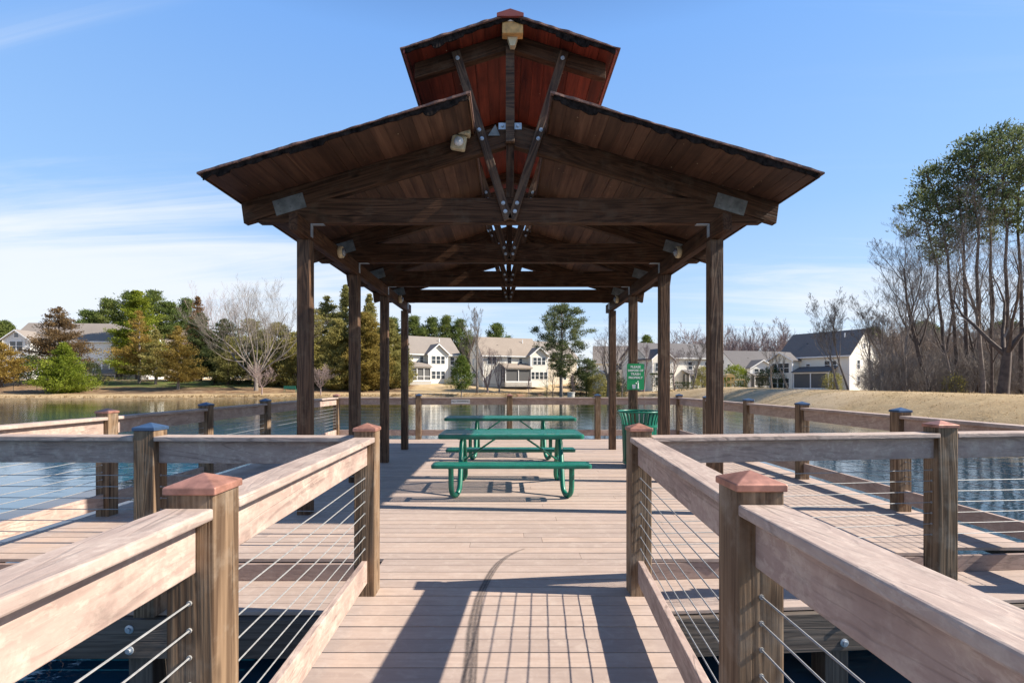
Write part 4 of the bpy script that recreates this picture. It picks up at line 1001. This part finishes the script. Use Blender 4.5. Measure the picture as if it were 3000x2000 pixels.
def shrub(label, px, Y, top, hw, mat, seed=1, leaf=0.2, name='shrub', dens=1.0, group=None, bottom=0.0, cat='shrub', conic=False):
    rg = random.Random(seed); x = X_at(px, Y); z = gz(x, Y); H = Z_at(top, Y)-z; Rm = hw*Y/F
    tr = MB(); cr = MB()
    for i in range(7):
        a = rg.random()*6.28; tr.tube([(0, 0, -0.1), (math.cos(a)*Rm*0.5, math.sin(a)*Rm*0.5, H*0.7)], [0.05, 0.015], 4, cap=False)
    n = int(max(60, Rm*H*55)*dens)
    for i in range(n):
        a = rg.random()*6.283; cz = rg.uniform(-0.85, 1); rr = math.sqrt(max(0, 1-cz*cz)) if cz > 0 else 1-0.15*cz*cz
        if conic: rr = max(0.05, (1-(cz+0.85)/1.85))**0.75
        f = (0.72+0.3*rg.random())*(1+0.28*noise.noise(Vector((math.cos(a)*1.5, math.sin(a)*1.5, cz*2+seed))))
        c = Vector((math.cos(a)*rr*Rm*f, math.sin(a)*rr*Rm*f, H*(0.5+0.5*cz*min(1.05, f+0.12))))
        leaves([c], 9, leaf, 0.16+0.03*Rm, rg, cr, 0.45, 0.3, Vector((0, 0, H*0.4)))
    return mk_tree(name, label, cat, x, Y, z, tr, cr, 'bark_dark', mat, group)

# --- left shore
LT = 'trees along the left shore'
conifer('rusty orange cypress cut by the left edge of the photo', 4, 84, 1004, 62, 'f_gold', 21, group=LT, shape=0.6, ragged=0.4, base=0.12)
conifer('large brown cedar in front of the grey house on the left', 172, 93, 900, 84, 'f_brown', 22, group=LT, shape=0.62, dens=1.2)
shrub('dark holly between the rusty cypress and the brown cedar', 86, 88, 1046, 36, 'f_dark', 23, name='holly_tree', cat='tree', leaf=0.25)
conifer('bright yellow green conifer reaching the ground on the left shore', 187, 79, 1005, 78, 'f_bright', 24, group=LT, base=0.0, shape=0.78, dens=1.4, ragged=0.35, leaf=0.28)
shrub('dark evergreen bush to the right of the bright green conifer', 262, 88, 1062, 30, 'f_dark', 25)
for i, (px, top, hw, lab) in enumerate(((262, 905, 48, 'leftmost'), (318, 872, 52, 'second from the left'), (380, 850, 55, 'topmost'), (450, 846, 55, 'right of the topmost'), (500, 880, 45, 'fifth from the left'), (548, 868, 38, 'rightmost'))):
    pine('dark pine in the big clump on the left, %s' % lab, px, 128+3*(i % 3), top, hw, 'f_pine', 30+i, crown0=0.15, dens=1.9, leaf=0.6, clump=2.0, group='pines behind the left shore')
conifer('golden green rounded tree in front of the dark pine clump', 402, 112, 852, 62, 'f_bright', 37, shape=0.45, dens=1.2, leaf=0.4, name='evergreen_tree')
conifer('brown gold cypress with pale forked trunk left of the orange one', 408, 92, 908, 62, 'f_gold', 38, base=0.16, group=LT, trunk='bark_pale', ragged=0.45, dens=0.8)
conifer('olive cypress with pale trunk between two golden ones', 456, 90, 965, 50, 'f_olive', 39, base=0.15, group=LT, trunk='bark_pale', ragged=0.4)
conifer('orange gold cypress with straight pale trunk at the left shore', 522, 83, 955, 64, 'f_gold', 40, base=0.13, group=LT, trunk='bark_pale', ragged=0.4, dens=1.2)
conifer('brown topped cedar behind the orange gold cypress', 580, 104, 870, 52, 'f_brown', 41, group=LT)
conifer('dark green cedar right of the orange gold cypress', 588, 97, 918, 52, 'f_dark', 42, group=LT, shape=0.5, dens=1.3)
conifer('dark green cedar under the large bare tree, left of its trunk', 655, 99, 935, 66, 'f_dark', 43, group=LT, shape=0.45, dens=1.3)
conifer('olive cedar behind the trunk of the large bare tree', 735, 98, 935, 80, 'f_olive', 44, group=LT, shape=0.5, dens=1.2)
conifer('olive cedar right of the large bare tree', 815, 94, 945, 78, 'f_olive', 45, group=LT, shape=0.45, dens=1.3)
conifer('sunlit olive cedar in front of the dark ones, left of the large bare tree', 668, 90, 985, 44, 'f_olive', 46, group=LT, shape=0.5, dens=1.1)
conifer('low olive cedar in front of the green bench trees', 862, 90, 975, 46, 'f_olive', 47, group=LT, shape=0.5, dens=1.1, base=0.02)
conifer('broad olive cedar just behind the trunk of the large bare tree', 782, 90, 1000, 52, 'f_olive', 48, group=LT, shape=0.45, dens=1.1, base=0.02)
bare('large pale bare tree with wide spreading limbs on the left shore', 750, 84, 790, 150, 'bark_pale', seed=5, lvl=5, kids=(4, 6), spread=0.75, up=0.30, t0=0.18, r=0.42, minr=0.013, ratio=0.60, fork=(11, 0.17, 1.15))
bare('grey brown bare tree behind the dark cedars on the left', 640, 108, 815, 70, 'bark_pink', seed=7, lvl=5, kids=(4, 5), spread=0.6, up=0.5, fork=(7, 0.10, 0.6))
bare('small bare vase shaped tree left of the green bench', 767, 78, 1060, 40, 'bark_pink', seed=8, lvl=4, kids=(4, 6), fork=(9, 0.28, 0.8), spread=0.75, t0=0.3, up=0.3, name='small_bare_tree', r=0.09, minr=0.012, group='small bare trees by the path')
bare('small bare vase shaped tree between the first two left pavilion posts', 939, 79, 1060, 38, 'bark_pink', seed=9, lvl=4, kids=(4, 6), fork=(9, 0.28, 0.8), spread=0.75, t0=0.3, up=0.3, name='small_bare_tree', r=0.09, minr=0.012, group='small bare trees by the path')
for i, (px, Y, top, hw, mat, lab) in enumerate(((915, 96, 905, 50, 'f_olive', 'olive cedar just right of the front left pavilion post'), (958, 99, 868, 46, 'f_olive', 'tall cedar with dark spiky top between the first two left posts'),
        (1012, 98, 835, 48, 'f_olive', 'tallest cedar with dark spiky top left of the second left post'), (990, 90, 935, 52, 'f_olive', 'broad olive cedar low between the first two left posts'),
        (1083, 97, 862, 50, 'f_olive', 'spiky topped cedar right of the second left post'), (1068, 90, 915, 58, 'f_gold', 'golden olive cedar filling the gap after the second left post'),
        (1140, 95, 935, 48, 'f_olive', 'olive cedar between the third and fourth left posts'), (1172, 98, 985, 36, 'f_olive', 'cedar beside the fourth left post, next to the cream house'),)):
    conifer(lab, px, Y, top, hw*1.15, mat, 50+i, base=0.02, shape=0.42 if i not in (2, 4) else 0.75, dens=1.45, ragged=0.4, leaf=0.34, group='cedars behind the left pavilion posts')
shrub('low dark bush under the cedars left of the green bench', 700, 92, 1110, 42, 'f_dark', 60)
shrub('low dark bush below the brown cedar top, by the lawn', 355, 100, 1108, 36, 'f_dark', 61)
shrub('low green bush on the lawn behind the cypress trunks', 300, 96, 1104, 24, 'f_olive', 62)
shrub('small conical evergreen on the lawn', 627, 90, 1100, 9, 'f_dark', 63, conic=True)
shrub('low bush under the cedars behind the green bench', 850, 95, 1105, 40, 'f_dark', 64)
shrub('low bush under the cedars between the first left posts', 965, 96, 1100, 45, 'f_dark', 65)
shrub('low bush under the cedars right of the second left post', 1085, 95, 1108, 45, 'f_dark', 66)
shrub('round tree crown peeping over the roof at the far left', 15, 150, 945, 28, 'f_pine', 67, leaf=0.45, name='round_tree', cat='tree')
# --- centre
for i, (px, top, hw, lab) in enumerate(((1151, 925, 30, 'leftmost, above the third left post'), (1212, 923, 34, 'second, above the cream roof'), (1266, 926, 34, 'third, above the bay gable'), (1307, 922, 26, 'fourth, slim'), (1345, 932, 30, 'fifth, above the right end of the cream roof'), (1454, 945, 34, 'last, above the tan roof'), (1240, 960, 40, 'low one right behind the cream roof'), (1375, 985, 30, 'low one behind the bare tree'))):
    pine('pine behind the cream house: %s' % lab, px, 150, top, hw*1.25, 'f_pine', 70+i, crown0=0.10, dens=1.8, leaf=0.6, clump=2.2, group='pines behind the centre houses')
bare('tall slim pale bare tree between the cream and tan roofed houses', 1397, 92, 888, 46, 'bark_pale', seed=14, lvl=5, kids=(4, 5), spread=0.5, up=0.7, t0=0.15, r=0.24)
bare('bushy pinkish bare tree before the tan roofed house', 1428, 94, 985, 42, 'bark_pink', seed=15, lvl=5, kids=(3, 5), spread=0.7, up=0.45, t0=0.1, fork=(7, 0.10, 0.6), group='pinkish bare trees before the tan roofed house')
bare('lower pinkish bare tree right of the slim pale one', 1462, 96, 1020, 34, 'bark_pink', seed=16, lvl=5, kids=(3, 5), spread=0.7, up=0.45, t0=0.1, fork=(7, 0.10, 0.6), group='pinkish bare trees before the tan roofed house')
def magnolia():
    px, Y = 1352, 86; rg = random.Random(77); x = X_at(px, Y); z = gz(x, Y); H = Z_at(1045, Y)-z; Rm = 37*Y/F
    tr = MB(); cr = MB(); tr.tube([(0, 0, -0.2), (0, 0, H*0.9)], [0.11, 0.03], 7, cap=False)
    for i in range(420):
        u = rg.random(); a = rg.random()*6.28; h = H*(0.2+0.8*u); rr = Rm*min(1, (u+0.1)/0.28)*(1-u)**0.5*(0.6+0.5*rg.random())*(1+0.35*noise.noise(Vector((math.cos(a), math.sin(a), u*4))))
        leaves([Vector((math.cos(a)*rr, math.sin(a)*rr, h))], 13, 0.26, 0.2, rg, cr, 0.5, 0.4, Vector((0, 0, h-0.6)))
    mk_tree('magnolia_tree', 'young glossy magnolia standing alone before the cream house', 'tree', x, Y, z, tr, cr, 'bark_grey', 'f_gloss')
magnolia()
pine('big dark pine with open crown behind the far railing, right of the centre', 1644, 95, 888, 92, 'f_pinedark', 80, crown0=0.24, dens=2.3, leaf=0.36, clump=1.5, trunk='bark_grey', r=0.36)
pine('smaller pine leaning over the outbuilding, right of the big pine', 1718, 100, 1050, 48, 'f_pinedark', 81, crown0=0.30, dens=1.0, leaf=0.4, clump=1.3)
shrub('evergreen thicket below the big pine', 1700, 99, 1088, 32, 'f_dark', 82, leaf=0.25)
shrub('evergreen bush before the white outbuilding', 1752, 98, 1098, 30, 'f_olive', 83, leaf=0.25)
bare('spreading bare tree between the two rear right pavilion posts', 1783, 95, 912, 78, 'bark_grey', 'bark_pink', seed=17, fork=(8, 0.28, 0.55), lvl=5, kids=(3, 5), spread=0.62, up=0.5, t0=0.22, r=0.26)
bare('small leaning bare tree left of the green sign', 1822, 92, 1046, 22, 'bark_pale', seed=18, lvl=4, kids=(3, 4), spread=0.6)
shrub('small dark conical tree left of the green sign', 1810, 99, 1085, 9, 'f_dark', 84, conic=True)
shrub('bush tuft at the foot of the bare tree behind the sign', 1822, 97, 1108, 12, 'f_dark', 185)
bare('bare brushy tree at the foot of the big pine', 1620, 97, 1040, 34, 'bark_grey', seed=19, lvl=4, kids=(4, 6), spread=0.8, t0=0.05)
bare('twiggy reddish sapling on the mulch bed, the left one', 1549, 90, 1095, 7, 'bark_pink', seed=20, lvl=3, kids=(5, 7), spread=0.35, up=0.8, name='sapling', minr=0.012, group='saplings on the mulch bed')
bare('twiggy reddish sapling on the mulch bed, the right one', 1680, 89, 1088, 8, 'bark_pink', seed=22, lvl=3, kids=(5, 7), spread=0.35, up=0.8, name='sapling', minr=0.012, group='saplings on the mulch bed')
shrub('tiny green sapling by the patio fence', 1602, 92, 1112, 5, 'f_olive', 86, leaf=0.12, name='sapling', cat='tree')
shrub('clipped green hedge beside the cream house bay', 1322, 100, 1106, 22, 'f_olive', 87, leaf=0.14, name='hedge', cat='hedge')
pine('dark pine behind the roof right of the green sign', 1895, 140, 978, 34, 'f_pine', 88, crown0=0.2, dens=1.3, leaf=0.55, clump=1.6)
bare('reddish bare tree before the gabled wing right of the sign', 1885, 100, 1000, 26, 'bark_pink', seed=23, lvl=4, kids=(4, 5), spread=0.6, up=0.5)
def hedge(label, x0p, x1p, Y, top, mat, seed):
    rg = random.Random(seed); x0, x1 = X_at(x0p, Y), X_at(x1p, Y); z = gz((x0+x1)/2, Y); H = Z_at(top, Y)-z; cr = MB()
    root = thing('hedge', label, 'hedge', ((x0+x1)/2, Y, z))
    for i in range(int((x1-x0)*H*70)):
        c = Vector((rg.uniform(x0, x1), Y+rg.choice((-0.9, -0.9, rg.uniform(-0.9, 0.9))), z+rg.uniform(0, H)))
        if rg.random() < 0.3: c.z = z+H*(0.96+0.05*rg.random())
        leaves([c], 5, 0.13, 0.06, rg, cr, 0.5, 0.4, Vector((c.x, Y, z)))
    m = T((x0+x1)/2, Y, z); mi = m.inverted(); cr.v = [tuple(mi @ Vector(v)) for v in cr.v]
    cr.build('foliage', mat, root, m)
    st = MB()
    for i in range(5): xx = -(x1-x0)/2*0.8+(x1-x0)*0.8*i/4; st.tube([(xx, 0, -0.1), (xx, 0, H*0.8)], 0.04, 5)
    st.build('stem', 'bark_dark', root, m)
hedge('tall clipped square hedge right of the green sign', 1905, 1968, 97, 1094, 'f_dark', 90)
hedge('low clipped hedge between the right pavilion posts', 1972, 2030, 96, 1120, 'f_dark', 91)
bare('pale slender bare tree between the right pavilion posts', 2030, 90, 990, 34, 'bark_pale', seed=24, lvl=5, kids=(4, 5), spread=0.5, up=0.6, t0=0.2)
bare('reddish bare tree in front of the dark roof right of the sign', 1977, 100, 1015, 24, 'bark_pink', seed=25, lvl=4, kids=(4, 5), spread=0.55, up=0.6)
shrub('olive bush beside the front right pavilion post', 2060, 92, 1075, 24, 'f_olive', 92, leaf=0.22)
shrub('green mound bush between the right posts', 2040, 90, 1112, 14, 'f_olive', 93, leaf=0.16)
shrub('yellow green bush behind the play set', 2156, 104, 1072, 32, 'f_bright', 94, leaf=0.25)
shrub('dark evergreen bush right of the play set', 2262, 98, 1078, 40, 'f_dark', 95, leaf=0.22)
shrub('dark bush on the berm side of the large white house', 2440, 80, 1095, 26, 'f_olive', 96, leaf=0.2)
bare('leaning pale bare stems before the low house', 2262, 66, 1000, 20, 'bark_pale', lean=(-0.10, 0), seed=26, lvl=4, kids=(3, 4), spread=0.5, up=0.5, t0=0.3)
bare('curved pale bare tree left of the large white house', 2310, 62, 1010, 30, 'bark_pale', lean=(-0.30, 0), seed=27, lvl=4, kids=(3, 4), spread=0.5, up=0.9, t0=0.35, r=0.13)
for i, (px, Y, top, hw, ln, lab) in enumerate(((2462, 60, 855, 46, -0.26, 'leaning left over the large white house, the leftmost'), (2490, 61, 845, 46, -0.20, 'leaning left over the large white house, the middle'), (2555, 60, 862, 48, -0.12, 'leaning left at the right end of the large white house'), (2600, 62, 900, 34, 0.05, 'upright right of the large white house'))):
    bare('tall grey bare tree %s' % lab, px, Y, top, hw, 'bark_grey', lean=(ln, 0), seed=60+i, lvl=5, kids=(4, 5), spread=0.5, up=0.45, t0=0.35, r=0.15, minr=0.010, group='bare trees behind the berm')
for i, (px, top, hw) in enumerate(((2147, 945, 22), (2200, 952, 34), (2232, 930, 40), (2290, 930, 40), (2340, 975, 36), (2110, 985, 28), (1990, 985, 30), (2400, 985, 30))):
    bare('misty bare tree behind the right hand roofs, %s' % ('tall slim one', 'bushy one', 'highest one', 'one over the gable valley', 'low one', 'low one beside the front right post', 'one above the dark roof', 'one behind the large white house')[i], px, 135, top, hw, 'bark_pink', seed=100+i, lvl=5, kids=(3, 5), spread=0.5, up=0.6, t0=0.15, minr=0.02, group='far bare trees behind the right hand houses')
# --- tall woods at the right
bare('tall dark bare tree leaning left, highest at the edge of the woods', 2727, 50, 575, 90, 'bark_dark', 'bark_grey', lean=(-0.22, 0), seed=31, lvl=5, kids=(4, 5), spread=0.62, up=0.45, t0=0.30, r=0.26, minr=0.010, wig=0.07)
bare('slim straight bare tree at the left edge of the woods', 2645, 52, 740, 60, 'bark_dark', 'bark_grey', seed=32, lvl=5, kids=(4, 5), spread=0.7, up=0.25, t0=0.3, r=0.13)
for i, (px, top, hw, Y, c0, ln) in enumerate(((2805, 470, 92, 54, 0.60, -0.12), (2834, 420, 96, 52, 0.60, -0.04), (2868, 372, 100, 50, 0.62, -0.02), (2905, 400, 90, 55, 0.58, 0.0), (2952, 345, 105, 50, 0.60, -0.03), (2992, 350, 100, 52, 0.58, -0.02), (3040, 340, 110, 50, 0.55, 0.0), (2770, 530, 80, 58, 0.60, -0.12))):
    pine('tall pine with bare dark trunk in the right hand woods, %s' % ('second from the left', 'third from the left', 'under the high crown', 'thin one behind', 'highest crown', 'next to the edge', 'cut by the edge', 'leftmost crown')[i], px, Y, top, hw, 'f_pinedark', 110+i, crown0=c0+0.04, dens=1.0, leaf=0.36, clump=1.7, trunk='bark_dark', lean=ln, r=0.22, group='tall pines in the woods on the right')
bare('thick dark oak with forked crooked limbs near the right edge', 2935, 43, 600, 130, 'bark_dark', 'bark_grey', seed=36, fork=(5, 0.30, 0.75), lvl=5, kids=(3, 5), spread=0.85, up=0.35, t0=0.28, r=0.36, wig=0.13, lean=(0.10, 0))
bare('bare tree with pale twigs among the pine crowns', 2880, 47, 480, 110, 'bark_grey', 'bark_pale', seed=37, lvl=5, kids=(3, 5), spread=0.7, up=0.4, t0=0.45, r=0.18)
for i in range(8):
    rg = random.Random(700+i); px = 2660+i*48+rg.uniform(-14, 14)
    bare('tall slender bare tree with fine upright twigs among the pine trunks', px, rg.uniform(46, 62), rg.uniform(560, 800), 62, 'bark_dark' if i % 3 else 'bark_grey', 'bark_grey' if i % 2 else 'bark_brush', lean=(rg.uniform(-0.10, 0.04), 0), seed=720+i, lvl=5, kids=(3, 5), spread=0.62, up=0.4, t0=0.22, r=rg.uniform(0.11, 0.19), minr=0.009, group='slender bare trees among the pine trunks', name='slender_tree')
for i in range(8):
    rg = random.Random(300+i); px = 2590+i*55+rg.uniform(-12, 12)
    bare('thin grey understorey tree in the thicket below the tall pines', px, rg.uniform(52, 66), rg.uniform(830, 1000), 45, 'bark_dark' if i % 2 else 'bark_grey', 'bark_brush', lean=(rg.uniform(-0.1, 0.1), 0), seed=400+i, lvl=4, kids=(3, 5), spread=0.7, up=0.3, t0=0.15, r=0.09, group='thin trees in the right hand thicket', name='thin_tree')
def thicket(name, label, areas, n, Hr, mat, seed, lvl=3):
    """a mass of bare stems nobody could count"""
    rg = random.Random(seed); mb = MB()
    protos = []
    for k in range(7):
        a = MB(); b = MB(); grow(a, b, Vector((0, 0, -0.2)), Vector((rg.gauss(0, .15), 0, 1)).normalized(), 1.0, 0.012, 0, lvl, rg, 0.3, 0.8, 0.003, (4, 6), 0.13, 0.62, 0, 0.05)
        o = len(a.v); a.v += b.v; a.f += [tuple(i+o for i in f) for f in b.f]; protos.append(a)
    for i in range(n):
        x, y = areas(rg); z = gz(x, y); H = rg.uniform(*Hr); p = protos[rg.randrange(7)]; a = rg.random()*6.28; ca, sa = math.cos(a)*H, math.sin(a)*H; o = len(mb.v)
        mb.v += [(x+v[0]*ca-v[1]*sa, y+v[0]*sa+v[1]*ca, z+v[2]*H) for v in p.v]; mb.f += [tuple(q+o for q in f) for f in p.f]
    ob = mb.build(name, mat); tag(ob, label, 'thicket', None, 'stuff')
def arA(rg): Y = rg.uniform(50, 78); return X_at(rg.uniform(2520, 3080), Y), Y
def arB(rg): Y = rg.uniform(95, 135); return X_at(rg.uniform(2600, 3150), Y), Y
def arC(rg): Y = rg.uniform(125, 165); return X_at(rg.uniform(1930, 2600), Y), Y
thicket('thicket', 'tangled grey brown brush at the foot of the woods on the right', arA, 120, (1.6, 4.6), 'bark_brush', 1)
thicket('far_woods', 'brown bare woods filling the gap behind the tall pines', arB, 170, (6, 12), 'bark_brush', 2)
thicket('far_woods', 'misty brown bare woods behind the right hand houses', arC, 90, (8, 14), 'bark_pink', 3)
def arE(rg): Y = rg.uniform(47, 56); return X_at(rg.uniform(2540, 3060), Y), Y
thicket('thicket', 'pale sunlit brush along the back of the grass berm', arE, 75, (1.5, 4.5), 'bark_pale', 5)
shrub('small green bush at the foot of the tall pines', 2795, 48, 1100, 26, 'f_olive', 97, leaf=0.16)
for i, (px, top, hw, Y) in enumerate(((2700, 950, 60, 150), (2950, 945, 60, 150), (2560, 965, 40, 160))):
    shrub('far evergreen crown behind the thicket, %s' % ('left', 'right', 'smallest')[i], px, Y, top, hw, 'f_pinedark', 120+i, leaf=0.6, name='round_tree', cat='tree', dens=0.35)

# ================= small things on the shore
def bench():
    Y = 84; x = X_at(851, Y); z = gz(x, Y); r = thing('park_bench', 'teal green bench by the path on the left shore', 'bench', (x, Y, z))
    MB().box(x-1.0, x+1.0, Y-0.18, Y+0.25, z+0.44, z+0.50).build('seat', 'green', r, bevel=0.01)
    MB().box(x-1.0, x+1.0, Y-0.28, Y-0.23, z+0.55, z+1.02).build('backrest', 'green', r, bevel=0.01)
    for s in (-0.95, 0.95): MB().tube([(x+s, Y-0.28, z-0.1), (x+s, Y-0.26, z+1.0)], 0.03, 6).tube([(x+s, Y+0.2, z-0.1), (x+s, Y+0.2, z+0.45)], 0.03, 6).build('leg', 'green', r)
bench()
def ringc():
    Y = 86; x = X_at(1673, Y); r = thing('concrete_riser', 'round concrete drain riser in the water by the far bank', 'drain', (x, Y, WZ))
    MB().lathe([(0.62, -1), (0.62, 0.50), (0.48, 0.50), (0.48, -0.9)], (x, Y, WZ), 24).build('riser_pipe', 'concrete', r, smooth=False)
    MB().lathe([(0.70, 0.50), (0.70, 0.66), (0.0, 0.70)][::-1], (x, Y, WZ), 24).build('lid', 'concrete', r)
ringc()
def playset():
    Y = 100; x = X_at(2135, Y); z = gz(x, Y); r = thing('play_set', 'yellow wooden playhouse with swing frame beside the front right post', 'play set', (x, Y, z))
    m = MB()
    for a in (-0.75, 0.75):
        for b in (-0.75, 0.75): m.box(x+a-0.07, x+a+0.07, Y+b-0.07, Y+b+0.07, z, z+2.5)
    m.build('tower_post', 'yellowwood', r)
    MB().box(x-0.8, x+0.8, Y-0.8, Y+0.8, z+1.25, z+1.33).box(x-0.8, x+0.8, Y-0.82, Y-0.78, z+1.33, z+1.75).build('deck_panel', 'yellowwood', r)
    MB().prism([(x-1.0, z+2.45), (x+1.0, z+2.45), (x+0.55, z+2.95), (x, z+3.15), (x-0.55, z+2.95)], Y-0.95, Y+0.95).build('roof', 'yellowwood', r)
    MB().tube([(x+0.8, Y, z+1.95), (x+3.2, Y, z+1.95)], 0.08, 6).build('swing_beam', 'yellowwood', r)
    for b in (-0.9, 0.9): MB().tube([(x+3.1, Y, z+1.95), (x+3.6, Y+b, z)], 0.07, 6).build('leg', 'yellowwood', r)
    for q in (1.6, 2.5):
        MB().tube([(x+q-0.2, Y, z+1.95), (x+q-0.2, Y, z+0.5)], 0.012, 4).tube([(x+q+0.2, Y, z+1.95), (x+q+0.2, Y, z+0.5)], 0.012, 4).build('swing_chain', 'black', r)
        MB().box(x+q-0.25, x+q+0.25, Y-0.1, Y+0.1, z+0.45, z+0.5).build('swing_seat', 'green', r)
playset()
def fence(name, label, p0, p1, h, step, mat, rails=2, pick=0.0, pr=0.03):
    a = Vector((*p0, 0)); b = Vector((*p1, 0)); L = (b-a).length; n = max(1, int(L/step)); r = thing(name, label, 'fence', ((a.x+b.x)/2, (a.y+b.y)/2, 0))
    for i in range(n+1):
        p = a.lerp(b, i/n); z = gz(p.x, p.y); MB().tube([(p.x, p.y, z-0.2), (p.x, p.y, z+h)], pr, 6).build('fence_post', mat, r)
    m = MB()
    for k in range(rails):
        m.tube([tuple(a.lerp(b, i/n)+Vector((0, 0, gz(*a.lerp(b, i/n).xy)+h*(1-k/max(1, rails)*0.92)-0.03))) for i in range(n+1)], pr*0.7, 4)
    m.build('fence_rail', mat, r)
    if pick:
        m = MB(); k = int(L/pick)
        for i in range(k): p = a.lerp(b, i/k); z = gz(p.x, p.y); m.box(p.x-0.012, p.x+0.012, p.y-0.012, p.y+0.012, z+0.05, z+h)
        m.build('pickets', mat, r)
fence('metal_fence', 'grey metal picket fence along the patio of the tan roofed house', (X_at(1420, 101), 101), (X_at(1556, 101), 101), 1.25, 2.4, 'screen', 2, 0.14)
fence('ball_court_fence', 'thin black posts and rails of a court fence at the far left shore', (X_at(-30, 80), 80), (X_at(108, 80), 80), 2.3, 2.9, 'black', 3)
fence('metal_fence', 'low dark metal fence on the lawn behind the cypress trunks', (X_at(290, 103), 103), (X_at(470, 103), 103), 1.2, 2.4, 'black', 2, 0.16)
# mulch bed on the far bank
v = []; f = []; n = 40; bx, by = X_at(1615, 93), 92.5
v.append((bx, by, gz(bx, by)+0.12))
for i in range(n):
    a = 2*math.pi*i/n; rr = 1+0.15*noise.noise(Vector((math.cos(a)*2, math.sin(a)*2, 5))); x = bx+8.0*rr*math.cos(a); y = by+2.6*rr*math.sin(a); v.append((x, y, gz(x, y)+0.03))
for i in range(n): f.append((0, 1+i, 1+(i+1) % n))
mu = obj('mulch_bed', v, f, 'mulch', smooth=True); mu['kind'] = 'structure'

def tufts(name, label, pos, n, hr, seed):
    rg = random.Random(seed); v = []; f = []
    for _ in range(n):
        x, y = pos(rg); z = gz(x, y)
        if z < WZ+0.03: continue
        h = rg.uniform(*hr)
        for k in range(7):
            a = rg.random()*6.283; r0 = h*0.25*rg.random(); bx_ = x+math.cos(a)*r0; by_ = y+math.sin(a)*r0; l = h*rg.uniform(0.25, 0.7); w_ = h*0.07
            tx_, ty_ = bx_+math.cos(a)*l, by_+math.sin(a)*l; b = len(v)
            v += [(bx_-math.sin(a)*w_, by_+math.cos(a)*w_, z-0.02), (bx_+math.sin(a)*w_, by_-math.cos(a)*w_, z-0.02), (tx_, ty_, z+h*rg.uniform(0.6, 1.0))]; f.append((b, b+1, b+2))
    o = obj(name, v, f, 'tuft'); tag(o, label, 'grass', None, 'stuff')
def shore_pos(i0, i1, dmax):
    def p(rg):
        i = rg.randint(i0, i1); a, b = shore[i], shore[i+1]; u = rg.random(); x = a[0]+(b[0]-a[0])*u; y = a[1]+(b[1]-a[1])*u
        dx, dy = b[0]-a[0], b[1]-a[1]; L = math.hypot(dx, dy); d = rg.random()**1.6*dmax
        return x-dy/L*d, y+dx/L*d
    return p
M['tuft'] = foliage('dry_grass_blades', [(0.22, 0.15, 0.075), (0.40, 0.29, 0.16), (0.52, 0.40, 0.24)])
def far_pos(rg): x, y = shore_pos(1, 8, 2.2)(rg); return x, y
tufts('shore_grass', 'dry grass tufts along the water line of the far banks', far_pos, 2600, (0.12, 0.38), 5)
def berm_pos(rg):
    x = rg.uniform(18, 31); y = rg.uniform(14, 78)**1.0; return x, y
tufts('berm_grass', 'dry clumps in the dormant grass of the right hand berm', berm_pos, 5200, (0.03, 0.10), 6)
